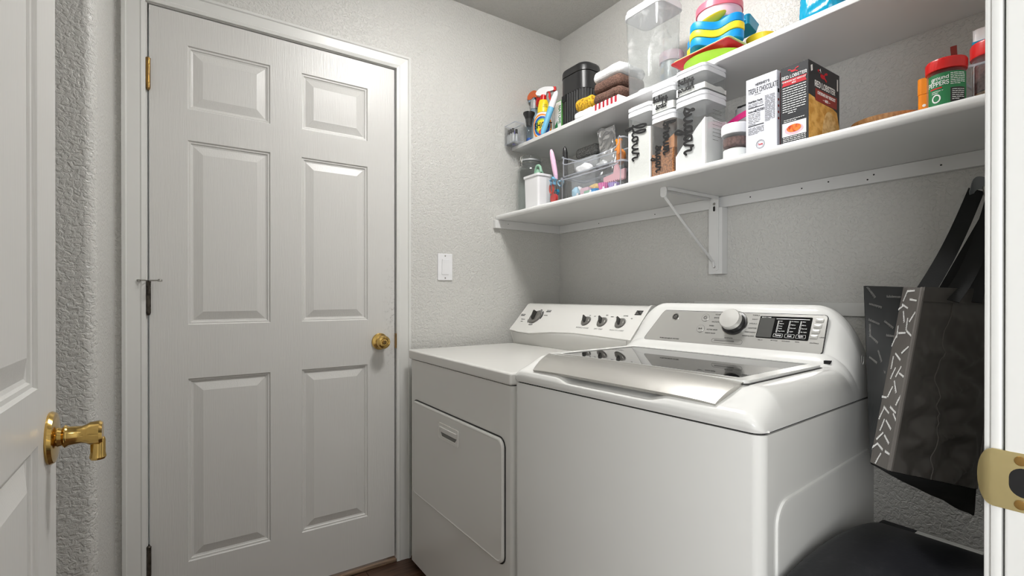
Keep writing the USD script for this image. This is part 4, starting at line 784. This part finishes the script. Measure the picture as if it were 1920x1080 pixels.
lump('pouch', 'clear grey crumpled bag at the middle of the upper organizer bin', 'bag', 'film_grey', (-.290, -.600, LZ+.0995), (.017, .028, .018), 14, .008, 45.)
lump('pouch', 'orange filled bag at the right end of the upper organizer bin', 'bag', 'orange_tub', (-.300, -.700, LZ+.099), (.017, .016, .028), 16, .006, 45.)
t = thing('bag_clip', 'yellow bear shaped clip sticking up from the upper organizer bin', 'clip', (-.325, -.717, LZ+.145), group=GB)
bear = unary_union([Point(0, .018).buffer(.010), Point(-.008, .030).buffer(.005), Point(.008, .028).buffer(.005), LineString([(0, .012), (.002, -.012)]).buffer(.008), LineString([(-.002, .004), (-.013, -.002)]).buffer(.0035)])
obj('clip_body', place(ex(bear, .008), (0, 0, 0), *NX), 'orange_tub', t)
folded('folded_cloth', 'dark grey rolled cloth behind the upper organizer bin', 'grey_cloth', -.20, -.06, -.465, -.335, LZ+.212, LZ+.257, 31, 'cloth', 'grey cloths behind the organizers')
folded('folded_cloth', 'light grey rolled cloth under the dark grey one', 'film_grey', -.205, -.06, -.47, -.33, LZ+.150, LZ+.211, 35, 'cloth', 'grey cloths behind the organizers')
t = thing('storage_box', 'dark closed box behind the organizers that carries the grey cloths', 'box', (-.125, -.385, LZ)); obj('box_body', rb(-.07, .065, -.075, .075, 0, .1485, .004), 'film_grey', t)
t = thing('foil_bag', 'silver foil bag with a peaked corner behind the organizers', 'bag', (-.180, -.553, LZ))
obj('bag_body', pouch(.105, .066, .31, 21, .020, .14, lean=(0, .16)), 'foil', t, smooth=12)
t = thing('foil_bag', 'grey and clear foil bag between the peaked foil bag and the flour canister', 'bag', (-.180, -.665, LZ))
obj('bag_body', pouch(.085, .056, .312, 25, .020, .24, lean=(0, -.05)), 'foil', t, smooth=12)

# canisters with handwritten labels
def fill(name, label, cat, mat, w, d, z0, h, loc, slope=0., seed=0, kind='stuff'):
    n = 16; xs, ys2 = np.linspace(-d/2, d/2, n), np.linspace(-w/2, w/2, n); top = np.zeros((n, n, 3))
    for i, x in enumerate(xs):
        for j, yy in enumerate(ys2): top[i, j] = (x, yy, z0+h+slope*yy+.008*(meshkit.noise([x*40+seed, yy*40, seed])-.5))
    bot = top.copy(); bot[:, :, 2] = z0; v = np.vstack([top.reshape(-1, 3), bot.reshape(-1, 3)]); q = lambda i, j: i*n+j; f = []
    for i in range(n-1):
        for j in range(n-1):
            a, b, c, e = q(i, j), q(i+1, j), q(i+1, j+1), q(i, j+1); f += [(a, b, c), (a, c, e), (a+n*n, c+n*n, b+n*n), (a+n*n, e+n*n, c+n*n)]
    bd = [q(i, 0) for i in range(n)]+[q(n-1, j) for j in range(1, n)]+[q(i, n-1) for i in range(n-2, -1, -1)]+[q(0, j) for j in range(n-2, 0, -1)]
    for a, b in zip(bd, bd[1:]+bd[:1]): f += [(a, a+n*n, b+n*n), (a, b+n*n, b)]
    x_ = thing(name, label, cat, loc, kind=kind); obj('heap', fixn(trimesh.Trimesh(v, f, process=False)), mat, x_, kind=kind)
def vscript(path, s, xh, X, y, z, stroke=.115):   # handwriting running downwards on a face towards -x
    obj('handwriting', place(script(s, xh, stroke), (X, y, z), (0, 0, -1), (0, -1, 0)), 'ink_black', path)
def hscript(path, s, xh, X, y, z, stroke=.115): obj('handwriting', place(script(s, xh, stroke), (X, y, z), (0, -1, 0), (0, 0, 1)), 'ink_black', path)
GK = 'clear food canisters with white lids'
t = thing('food_canister', 'clear canister of white flour with white lid and handwritten name', 'canister', (-.290, -.819, LZ), group=GK)
canister(t, .100, .105, .230); lid(t, .103, .108, .230, .034)
vscript(t, 'flour', .0265, -.0531, .028, .200)
fill('flour', 'white flour filling the flour canister', 'flour', 'flour', .0955, .100, .003, .180, (-.290, -.819, LZ), .0, 3)
t = thing('food_canister', 'narrow clear canister of brown sugar with white lid and handwritten name', 'canister', (-.292, -.916, LZ), group=GK)
canister(t, .088, .105, .180); lid(t, .091, .108, .180, .030)
vscript(t, 'brown', .0205, -.0531, -.006, .174, .13); vscript(t, 'sugar', .0175, -.0531, .024, .106, .13)
fill('brown_sugar', 'coarse brown sugar at the bottom of its canister', 'brown sugar', 'brown_sugar', .0835, .100, .003, .080, (-.292, -.916, LZ), -.1, 5)
fill('brown_sugar', 'lighter orange lump of brown sugar on the coarse brown sugar', 'brown sugar', 'brown_sugar_light', .050, .090, .090, .030, (-.292, -.932, LZ), -.6, 6)
t = thing('food_canister', 'small clear canister of baking soda on the brown sugar canister', 'canister', (-.292, -.915, LZ+.2105), group=GK)
canister(t, .086, .103, .056); lid(t, .089, .106, .056, .028)
hscript(t, 'baking', .0105, -.0521, .034, .036, .14); hscript(t, 'soda', .0105, -.0521, .024, .013, .14)
fill('baking_soda', 'white baking soda inside its small canister', 'baking soda', 'flour', .0815, .098, .003, .028, (-.292, -.915, LZ+.2105), .1, 8)
t = thing('food_canister', 'wide clear canister of white sugar with white lid and handwritten name', 'canister', (-.293, -1.0205, LZ), group=GK)
canister(t, .106, .114, .198, r=.016); lid(t, .109, .117, .198, .032, r=.018)
vscript(t, 'sugar', .029, -.0576, .018, .190)
obj('measure_marks', [place(bars(.05, 9, .011, .0011, 4, fill=.9), (-.02, -.0534, .175), *NY)], 'print_grey', t)
fill('sugar', 'white sugar sloping inside the wide sugar canister', 'sugar', 'sugar', .1010, .109, .003, .098, (-.293, -1.0205, LZ), -.95, 11)
t = thing('food_canister', 'wide shallow canister of baking powder on the sugar canister', 'canister', (-.293, -1.0205, LZ+.2315), group=GK)
canister(t, .104, .112, .052, r=.016); lid(t, .108, .116, .052, .027, r=.018)
hscript(t, 'baking', .0105, -.0566, .040, .034, .14); hscript(t, 'powder', .0095, -.0566, .040, .012, .14)
fill('baking_powder', 'white baking powder inside its shallow canister', 'baking powder', 'flour', .099, .107, .003, .018, (-.293, -1.0205, LZ+.2315), .05, 13)
t = thing('food_jar', 'short clear jar with white lid between the sugar canister and the white carton', 'jar', (-.315, -1.148, LZ))
pr = [(.034, .002), (.036, .006), (.036, .068), (.033, .076)]
obj('jar_body', [lathe(pr, 32, cap=False), lathe([(.0001, 0), (.034, 0), (.034, .003), (.0001, .003)], 32)], 'jar_glass', t)
obj('lid', lathe([(.0001, .076), (.038, .076), (.039, .079), (.039, .100), (.037, .104), (.0001, .104)], 32), 'lid_white', t)
obj('lid_band', lathe([(.0355, .070), (.0375, .072), (.0375, .0755), (.0355, .076)], 32, cap=False), 'clear_acrylic', t)
x_ = thing('white_powder', 'white powder in the short jar', 'powder', (-.315, -1.148, LZ+.0035), kind='stuff'); obj('heap', T(lathe([(.0001, 0), (.034, 0), (.034, .030), (.02, .036), (.0001, .040)], 28), (0, 0, 0)), 'sugar', x_, kind='stuff')
x_ = thing('brown_spice', 'dark brown spice above the white powder in the short jar', 'spice', (-.315, -1.148, LZ+.044), kind='stuff'); obj('heap', lathe([(.0001, -.002), (.012, -.003), (.034, .001), (.034, .022), (.0001, .026)], 28), 'spice', x_, kind='stuff')
t = thing('snack_bag', 'grey and magenta printed snack bag behind the short jar', 'bag', (-.195, -1.140, LZ))
obj('bag_body', pouch(.135, .070, .195, 33, .006, .5), 'film_grey', t, smooth=45)
obj('printed_band', place(ex(Polygon(spline([(-.068, .130), (-.01, .152), (.066, .150), (.066, .166), (-.01, .170), (-.068, .148), (-.068, .130)], 3)).buffer(0), .002), (-.0405, 0, 0), *NX), 'magenta_print', t)
obj('lettering', [place(txt('Milli', .020, bold=True), (-.0425, -.022, .098), *NX)], 'ink_black', t)
obj('top_edge', crinkle(rb(-.006, .006, -.060, .060, .186, .204, .003), .004, 60., 4, .01), 'ink_black', t)

# cartons
t = thing('food_carton', 'tall white triple chocolate mix carton standing left of the charcoal carton', 'carton', (-.318, -1.2395, LZ))
obj('carton_body', rb(-.034, .034, -.0415, .0415, 0, .203, .0012, 1), 'box_white', t)
fr = lambda m, u, v, o=.0003: place(m, (-.034-o, .0415-u, v), *NX)
obj('title_lettering', [fr(txt('HERSHEY\'S', .0062, bold=True, squeeze=.8), .026, .180), fr(txt('TRIPLE CHOCOLATE', .0135, squeeze=.43), .0065, .1615)], 'print_dark', t)
obj('facts_heading', fr(txt('Nutrition Facts', .0052, bold=True, squeeze=.78), .007, .138), 'print_dark', t)
obj('facts_rule', [fr(ex(sbox(0, 0, .042, .0016), .0003), .007, .1235)], 'print_dark', t); obj('facts_rule', [fr(ex(sbox(0, 0, .042, .0022), .0003), .007, .0755)], 'print_dark', t)
obj('facts_lettering', [fr(txt('270', .006, bold=True, squeeze=.8), .025, .112), fr(txt('380', .006, bold=True, squeeze=.8), .038, .112), fr(txt('Calories', .0042, bold=True), .007, .1125)], 'print_dark', t)
obj('small_print', [fr(bars(.040, 3, .0036, .0010, 1), .007, .1345), fr(bars(.036, 7, .0045, .0011, 2, fill=.9), .007, .1085), fr(bars(.026, 22, .0031, .0009, 3), .052, .146), fr(bars(.042, 6, .0032, .0009, 4), .007, .071), fr(bars(.030, 1, .003, .001, 6), .024, .158)], 'print_grey', t, kind='stuff')
sl_ = [fr(ex(Point(0, 0).buffer(.0115, quad_segs=12).difference(Point(0, 0).buffer(.0106, quad_segs=12)), .0003), .040, .0235), fr(ex(Point(0, 0).buffer(.0088, quad_segs=12).difference(Point(0, 0).buffer(.0084, quad_segs=12)), .0003), .040, .0235)]
obj('seal_ring', sl_[0], 'print_grey', t); obj('seal_ring', sl_[1], 'print_grey', t)
obj('seal_lettering', fr(txt('Taste', .0048, bold=True, squeeze=.75, center=True), .040, .0235), 'print_red', t)
rg_ = lambda m, u, v, o=.0003: place(m, (-.034+u, -.0415-o, v), *NY)
obj('side_panel', rg_(ex(sbox(.014, .004, .062, .198), .0003), 0, 0), 'chip_red', t); 
for k, z in enumerate((.128, .112, .096, .08)): obj('side_dot', rg_(lathe([(.0001, 0), (.0035, 0), (.0001, .0003)], 12), .007, z), 'chip_red', t)
obj('side_mark', rg_(ex(sbox(.003, .146, .010, .156), .0004), 0, 0), 'print_dark', t)
t = thing('food_carton', 'charcoal biscuit mix carton with red ribbon and biscuit picture', 'carton', (-.272, -1.3245, LZ))
obj('carton_body', rb(-.083, .083, -.0335, .0335, 0, .199, .0012, 1), 'box_charcoal', t)
fr = lambda m, u, v, o=.0003: place(m, (-.083-o, .0335-u, v), *NX)
def lobster(s): return affinity.scale(unary_union([affinity.scale(Point(0, 0).buffer(1), .010, .0042), LineString([(-.006, .002), (-.012, .008), (-.016, .007)]).buffer(.0016), LineString([(.006, .002), (.010, .008), (.015, .008)]).buffer(.0016), affinity.scale(Point(-.017, .0085).buffer(1), .004, .0025), affinity.scale(Point(.017, .0095).buffer(1), .004, .0025), Polygon([(.009, 0), (.018, -.004), (.016, -.008), (.007, -.003)])]), s, s, origin=(0, 0))
obj('emblem', fr(ex(affinity.scale(lobster(.62), 1, 1), .0003), .0315, .183), 'print_red', t)
obj('title_lettering', [fr(txt('RED LOBSTER', .0078, bold=True, squeeze=.84, center=True), .0335, .1715)], 'print_white', t)
rib_ = Polygon([(.004, .150), (.063, .150), (.060, .157), (.063, .165), (.004, .165), (.007, .157)])
obj('ribbon', fr(ex(rib_, .0003), 0, 0), 'print_red', t)
obj('ribbon_lettering', [fr(txt('CHEDDAR BAY BISCUIT', .0036, bold=True, center=True), .0335, .1605, .0007), fr(txt('MIX', .0036, bold=True, center=True), .0335, .1545, .0007)], 'print_white', t)
obj('small_print', [fr(bars(.056, 11, .0059, .0020, 11, word=(.004, .011), gap=.0014), .006, .146), fr(bars(.03, 1, .005, .002, 12), .019, .082), fr(bars(.05, 2, .0042, .0016, 13, word=(.003, .008), gap=.0012), .009, .0655), fr(bars(.054, 7, .0042, .0016, 14, word=(.004, .01), gap=.0013), .007, .0215)], 'print_white', t, kind='stuff')
obj('picture', fr(ex(sbox(.005, .0235, .062, .0575), .0003), 0, 0), 'white_plastic', t)
obj('picture_plate', fr(ex(affinity.scale(Point(.0335, .038).buffer(1), .022, .0125), .0003), 0, 0, .0007), 'pale_pink', t)
obj('picture_food', fr(ex(Polygon(blob(3, .0335, .036)).intersection(sbox(-1, -1, 1, 1)) if 0 else affinity.scale(Point(.0335, .041).buffer(1), .017, .0095), .0003), 0, 0, .0011), 'photo_food', t)
rg_ = lambda m, u, v, o=.0003: place(m, (-.083+u, -.0335-o, v), *NY)
obj('emblem', rg_(ex(lobster(1.25), .0003), .072, .172), 'print_red', t)
obj('title_lettering', rg_(txt('RED LOBSTER', .0145, bold=True, squeeze=.82, center=True), .085, .148), 'print_white', t)
obj('banner', rg_(ex(sbox(.034, .106, .150, .136), .0003), 0, 0), 'chip_red', t)
obj('banner_lettering', [rg_(txt('CHEDDAR BAY BISCUIT', .0074, bold=True, squeeze=.82, center=True), .092, .1275, .0007), rg_(txt('— MIX —', .0064, bold=True, center=True), .092, .1145, .0007)], 'print_white', t)
bis = unary_union([Polygon([(.0008, .004), (.165, .004), (.165, .055), (.150, .098), (.125, .104), (.034, .106), (.03, .112), (.0008, .115)])])
obj('biscuit_picture', rg_(ex(bis, .0003), 0, 0), 'photo_biscuit', t)
obj('biscuit_picture', rg_(ex(Polygon(spline([(.072, .006), (.070, .04), (.082, .075), (.105, .092), (.135, .08), (.152, .05), (.156, .01), (.072, .006)], 5)).buffer(0), .0003), 0, 0, .0006), 'photo_biscuit_pale', t)
obj('side_mark', [rg_(ex(Polygon([(.010, .186), (.018, .19), (.02, .176), (.012, .172)]), .0003), 0, 0), rg_(ex(sbox(.150, .155, .156, .185), .0003), 0, 0), rg_(ex(Polygon([(.05, .18), (.06, .19), (.064, .176)]), .0003), 0, 0)], 'print_white', t, kind='stuff')
# wooden disc, tubs and the spice organiser at the right end
t = thing('wooden_bowl', 'shallow tan wooden bowl lying on the lower shelf right of the cartons', 'bowl', (-.190, -1.465, LZ))
obj('bowl_body', lathe([(.0001, 0), (.045, 0), (.062, .016), (.075, .044), (.076, .048), (.072, .048), (.058, .02), (.04, .007), (.0001, .007)], 40), 'wood_tan', t)
t = thing('plastic_tub', 'orange plastic tub with a flip lid behind the green labelled jar', 'tub', (-.250, -1.574, LZ)); rescale(t, (.92, .92, .86))
obj('tub_body', ex(rrect(-.026, .026, -.032, .032, .010), .075), 'orange_tub', t)
obj('lid', ex(rrect(-.0268, .0268, -.0328, .0328, .0105), .040, .0755), 'orange_tub', t)
for z in (.046, .030): obj('dot', place(ex(Point(0, 0).buffer(.0035), .0004), (-.0262, .018, z), *NX), 'print_white', t)
t = thing('spice_jar', 'green labelled pepper jar with bright red screw lid', 'jar', (-.330, -1.6085, LZ)); rescale(t, (.78, .78, .83))
R_ = .0385
obj('jar_body', [lathe([(R_-.002, .002), (R_, .005), (R_, .088), (R_-.003, .094)], 36, cap=False), lathe([(.0001, 0), (R_-.002, 0), (R_-.002, .003), (.0001, .003)], 36)], 'jar_glass', t)
x_ = thing('ground_spice', 'reddish spice filling the green labelled jar', 'spice', (-.330, -1.6085, LZ+.003), kind='stuff'); rescale(x_, (.78, .78, .83)); obj('heap', lathe([(.0001, 0), (R_-.004, 0), (R_-.004, .082), (.0001, .084)], 32), 'spice', x_, kind='stuff')
lidp = [(.0001, .093), (R_+.0025, .093), (R_+.003, .096), (R_+.003, .115), (R_+.001, .119), (.0001, .1195)]
m = lathe(lidp, 72); vv = m.vertices; rr_ = np.hypot(vv[:, 0], vv[:, 1]); an = np.arctan2(vv[:, 1], vv[:, 0]); sel = rr_ > R_+.0022; vv[sel, :2] *= (1+.012*np.cos(an[sel]*36))[:, None]
obj('lid', m, 'red_plastic', t)
def wrapc(mesh, R, a0):   # bend flat print (u right, v up) round a jar; a0 = angle where u = 0, turning to the right in the picture
    mesh = mesh.subdivide_to_size(.006, max_iter=8); v = mesh.vertices; th_ = a0+v[:, 0]/R
    mesh.vertices = np.stack([(R+v[:, 2])*np.cos(th_), (R+v[:, 2])*np.sin(th_), v[:, 1]], 1); return mesh
a0 = math.radians(150)
obj('label', wrapc(ex(sbox(-.012, .006, .082, .083), .0005), R_, a0), 'green_print', t)
obj('label_patch', wrapc(ex(sbox(.038, .010, .072, .044), .0008), R_, a0), 'print_dark', t)
obj('title_lettering', [wrapc(T(txt('PEPPERS', .0105, .0005, bold=True, squeeze=.72), (-.010, .054, .0006)), R_, a0), wrapc(T(txt('ground', .008, .0005, bold=True), (-.002, .068, .0006)), R_, a0)], 'print_white', t)
obj('red_underline', wrapc(T(ex(sbox(0, 0, .026, .003), .0004), (-.004, .047, .0006)), R_, a0), 'red_plastic', t)
obj('small_print', [wrapc(T(bars(.034, 7, .0042, .0017, 21, word=(.004, .01), gap=.0013), (.038, .079, .0006)), R_, a0), wrapc(T(bars(.028, 6, .0046, .0015, 22, word=(.004, .01), gap=.0013), (.041, .040, .0010)), R_, a0), wrapc(T(bars(.024, 2, .004, .0012, 23), (0, .042, .0006)), R_, a0)], 'print_white', t, kind='stuff')
obj('round_mark', wrapc(T(ex(affinity.scale(Point(0, 0).buffer(1), .0095, .0105).difference(affinity.scale(Point(0, 0).buffer(1), .0065, .0072)), .0005), (.010, .024, .0006)), R_, a0), 'print_white', t)
t = thing('organizer_bin', 'clear organizer bin of jars at the right end of the lower shelf', 'bin', (-.195, -1.696, LZ))
o = rrect(-.100, .100, -.090, .090, .012); obj('container', [ex(o.difference(o.buffer(-.002)), .088, .002), ex(o, .002)], 'clear_acrylic', t)
obj('rim', ex(rrect(-.102, .102, -.0915, .0915, .014).difference(o.buffer(-.002)), .004, .086), 'clear_edge', t)
t = thing('spice_jar', 'clear spice jar with red lid standing in the right organizer bin', 'jar', (-.255, -1.664, LZ+.0025))
obj('jar_body', [lathe([(.030, .002), (.033, .006), (.033, .100), (.030, .106)], 32, cap=False), lathe([(.0001, 0), (.031, 0), (.031, .003), (.0001, .003)], 32)], 'jar_glass', t)
obj('lid', lathe([(.0001, .105), (.0355, .105), (.036, .108), (.036, .130), (.034, .134), (.0001, .134)], 36), 'red_plastic', t)
x_ = thing('crumbs', 'golden crumbs at the bottom of the red lidded jar in the organizer bin', 'crumbs', (-.255, -1.664, LZ+.006), kind='stuff'); obj('heap', lathe([(.0001, 0), (.029, 0), (.029, .030), (.0001, .034)], 24), 'crumbs', x_, kind='stuff')
x_ = thing('ground_spice', 'brown spice above the golden crumbs in the organizer bin jar', 'spice', (-.255, -1.664, LZ+.042), kind='stuff'); obj('heap', lathe([(.0001, 0), (.029, -.003), (.029, .052), (.0001, .054)], 24), 'spice', x_, kind='stuff')
t = thing('packet', 'white packet with teal print standing in the right organizer bin', 'packet', (-.180, -1.637, LZ+.0025)); obj('packet_body', pouch(.044, .028, .200, 41, .003, .6), 'white_plastic', t, smooth=45)
obj('printed_band', place(ex(sbox(-.02, .165, .02, .171), .0012), (-.0128, 0, 0), *NX), 'teal_plastic', t)
t = thing('packet', 'orange packet in the front corner of the right organizer bin', 'packet', (-.278, -1.6175, LZ+.0025)); obj('packet_body', rb(-.006, .006, -.006, .006, 0, .110, .002), 'coral_red', t)
t = thing('packet', 'brown pouch corner leaning out behind the white packet', 'packet', (-.125, -1.580, LZ)); obj('packet_body', T(pouch(.012, .010, .206, 43, .001, .2, lean=(0, .05)), (0, 0, 0)), 'chip_red', t, smooth=45)

# ================================================================ tote bag, waste bin
t = thing('tote_bag', 'large black shopping tote with patterned gusset hanging beside the washing machine', 'tote bag')
def patch(a, b, c, d, nu, nv, amp=0., seed=0, bow=0.):
    """a top-left, b top-right, c bottom-right, d bottom-left"""
    a, b, c, d = map(A, (a, b, c, d)); n = np.cross(b-a, d-a); n /= np.linalg.norm(n); G_ = np.zeros((nv, nu, 3))
    for i, s in enumerate(np.linspace(0, 1, nv)):
        for j, u in enumerate(np.linspace(0, 1, nu)):
            p = (a*(1-u)+b*u)*(1-s)+(d*(1-u)+c*u)*s; w = min(1, 6*u*(1-u))*min(1, 3*s)
            cr = abs(meshkit.fbm(p*A([6, 14, 14])+seed, 3, seed)-.5)*2; G_[i, j] = p+n*(amp*(cr-.35)*w*(.5+s)+bow*math.sin(PI*u)*math.sin(PI*min(1, s)))
    return G_
L0, A0, B0, K0 = (-.423, -1.500, 1.110), (-.372, -1.552, 1.107), (-.431, -1.600, 1.1045), (-.062, -1.640, 1.100)
L1, A1, B1, K1 = (-.478, -1.532, .757), (-.535, -1.552, .775), (-.592, -1.600, .785), (-.250, -1.636, .690)
M0, M1 = (-.035, -1.51, 1.10), (-.03, -1.585, .560)
pan_ = patch(B0, K0, K1, B1, 60, 60, .034, 3, .012)
obj('front_panel', grid(pan_, -.0015), 'tote_black', t, smooth=60)
gu = patch(A0, B0, B1, A1, 8, 26, .003, 5); obj('gusset', grid(gu, -.0015), 'tote_gusset', t, smooth=60)
gu2 = patch(L0, A0, A1, L1, 8, 26, .002, 6); obj('gusset_fold', grid(gu2, -.0015), 'tote_dark', t, smooth=60)  # far half of the same gusset, shade of the fold painted as darker cloth
obj('back_panel', grid(patch(M0, L0, L1, M1, 14, 16, .003, 8), -.0015), 'tote_dark', t, smooth=60)
obj('rear_gusset', grid(patch(K0, M0, M1, K1, 8, 16, .004, 9), -.0015), 'tote_dark', t, smooth=60)
bot = patch(B1, K1, M1, L1, 16, 16, .006, 10); obj('bottom_panel', grid(bot, -.0015), 'webbing', t, smooth=60)
for nm, col in (('piping', 0), ('piping', -1)): obj(nm, tube(pan_[:, col], .0042, 8), 'tote_piping', t)
obj('hem', grid(patch(A(B0)+[-.002, -.003, .002], A(K0)+[-.002, -.003, .002], A(K0)*.92+A(K1)*.08+[-.002, -.003, 0], A(B0)*.92+A(B1)*.08+[-.002, -.003, 0], 20, 4), -.0012), 'tote_black', t, smooth=60)
obj('center_seam', tube(pan_[:, 22]+[-.0008, -.0018, 0], .0011, 6), 'tote_piping', t)
_lt = txt('lululemon', 1., 1., bold=True); _lt.apply_translation((-_lt.bounds[:, 0].mean(), -_lt.bounds[:, 1].mean(), 0)); _lt.apply_scale((1/_lt.extents[0], 1/_lt.extents[0], 1)); 
def scatter(Gp, n, size, seed):
    """the repeated printed word, each at its own angle, lying on the sheet Gp"""
    r = random.Random(seed); nv, nu, _ = Gp.shape; wu, hv = np.linalg.norm(Gp[0, -1]-Gp[0, 0]), np.linalg.norm(Gp[-1, 0]-Gp[0, 0]); out, pts = [], []
    for k in range(4000):
        u, s = r.uniform(.08, .92), r.uniform(.02, .97)
        if all(math.hypot((u-a)*wu*1.15, (s-b)*hv) > size*.78 for a, b in pts):
            pts.append((u, s)); an = r.choice((0, 35, 60, 90, 120, 150, 165, -20))+r.uniform(-8, 8); m = _lt.copy(); m.apply_scale((size, size*1.1, .0005)); m = T(m, rz=an); v = m.vertices
            uu, ss = np.clip(u+v[:, 0]/wu, .01, .99)*(nu-1), np.clip(s-v[:, 1]/hv, .005, .995)*(nv-1); i0, j0 = np.minimum(ss.astype(int), nv-2), np.minimum(uu.astype(int), nu-2); fi, fj = (ss-i0)[:, None], (uu-j0)[:, None]
            p = (Gp[i0, j0]*(1-fj)+Gp[i0, j0+1]*fj)*(1-fi)+(Gp[i0+1, j0]*(1-fj)+Gp[i0+1, j0+1]*fj)*fi
            nn = np.cross(Gp[1, 0]-Gp[0, 0], Gp[0, 1]-Gp[0, 0]); nn /= np.linalg.norm(nn); nn = nn if nn@(CAM-Gp[0, 0]) > 0 else -nn
            m.vertices = p+nn*(v[:, 2:]+.0022); out.append(m)
        if len(pts) >= n: break
    return out
obj('pattern_lettering', scatter(gu, 34, .027, 2), 'print_white', t, kind='stuff'); obj('pattern_lettering', scatter(gu2, 22, .027, 4), 'print_grey', t, kind='stuff')  # second set greyer, print dimmed along with the shaded fold
HK = A([-.045, -1.612, 1.335])
def strap(p0, p1, w, wd, sag=.0, name='strap', mat='webbing'):
    p0, p1 = A(p0), A(p1); s = np.linspace(0, 1, 14)[:, None]; obj(name, ribbon(p0+(p1-p0)*s+A([0, 0, -1])*sag*np.sin(PI*s), wd, w), mat, t, smooth=60)
wd_ = (.23, -.85, -.42)
strap((-.405, -1.590, 1.085), HK+[-.01, .018, .004], .030, wd_, .016)
strap((-.345, -1.618, 1.080), HK+[-.004, -.014, -.010], .030, (.12, -.85, -.30), .034)
strap((-.235, -1.630, 1.075), HK+[-.012, -.028, -.016], .026, (.3, -1, -.1), -.008)
strap((-.195, -1.560, 1.070), HK+[-.004, -.020, -.020], .026, (.2, -1, -.1), 0)
strap((-.150, -1.650, 1.070), HK+[.004, -.040, -.022], .036, (.2, -1, 0), 0)
obj('strap_loop', ribbon(spline([HK+[-.030, .024, -.016], HK+[-.028, .014, .016], HK+[-.026, -.014, .006], HK+[-.024, -.075, -.034]], 6), (-.35, .0, 1), .030), 'webbing_lit', t, smooth=60)
t = thing('wall_hook', 'small metal hook on the wall that carries the tote bag', 'hook', (0, -1.612, 1.325))
obj('hook_plate', rb(-.004, -.0002, -.012, .012, -.028, .028, .0015), 'steel', t)
obj('hook_arm', tube(spline([(-.004, 0, .0), (-.03, 0, -.004), (-.062, 0, .0), (-.070, 0, .018)], 5), .0038, 10), 'steel', t)
t = thing('waste_bin', 'black plastic waste bin with domed lid in the gap beside the washing machine', 'waste bin', (-.615, -1.640, 0))
S = lambda a, b, r: rrect(-a, a, -b, b, r, 6)
obj('bin_body', fixn(loft([R3(S(.205, .105, .03), 0), R3(S(.210, .108, .03), .01), R3(S(.228, .126, .035), .555), R3(S(.228, .126, .035), .56)])), 'bin_black', t)
lx = np.linspace(-.236, .236, 30); arch = .560+.034+.046*np.clip(1-((lx-.02)/.252)**2, 0, 1)**.8
lr = []
for yy, k in ((-.134, 0), (-.133, .7), (-.128, .92), (-.115, .985), (-.06, 1), (.06, 1), (.115, .985), (.128, .92), (.133, .7), (.134, 0)):
    top = .556+(arch-.556)*k; lr.append(np.vstack([np.c_[lx, np.full(30, yy), top+1e-4], np.c_[lx[::-1], np.full(30, yy), np.full(30, .556)]]))
obj('lid', fixn(loft(lr)), 'bin_black', t)
obj('lid_ridge', [rb(.206, .236, -.122, .122, .585, .616, .004)], 'bin_black', t)
obj('lid_label', [rb(.212, .228, -.040, .060, .6155, .6175, .0005, 1)], 'print_white', t)
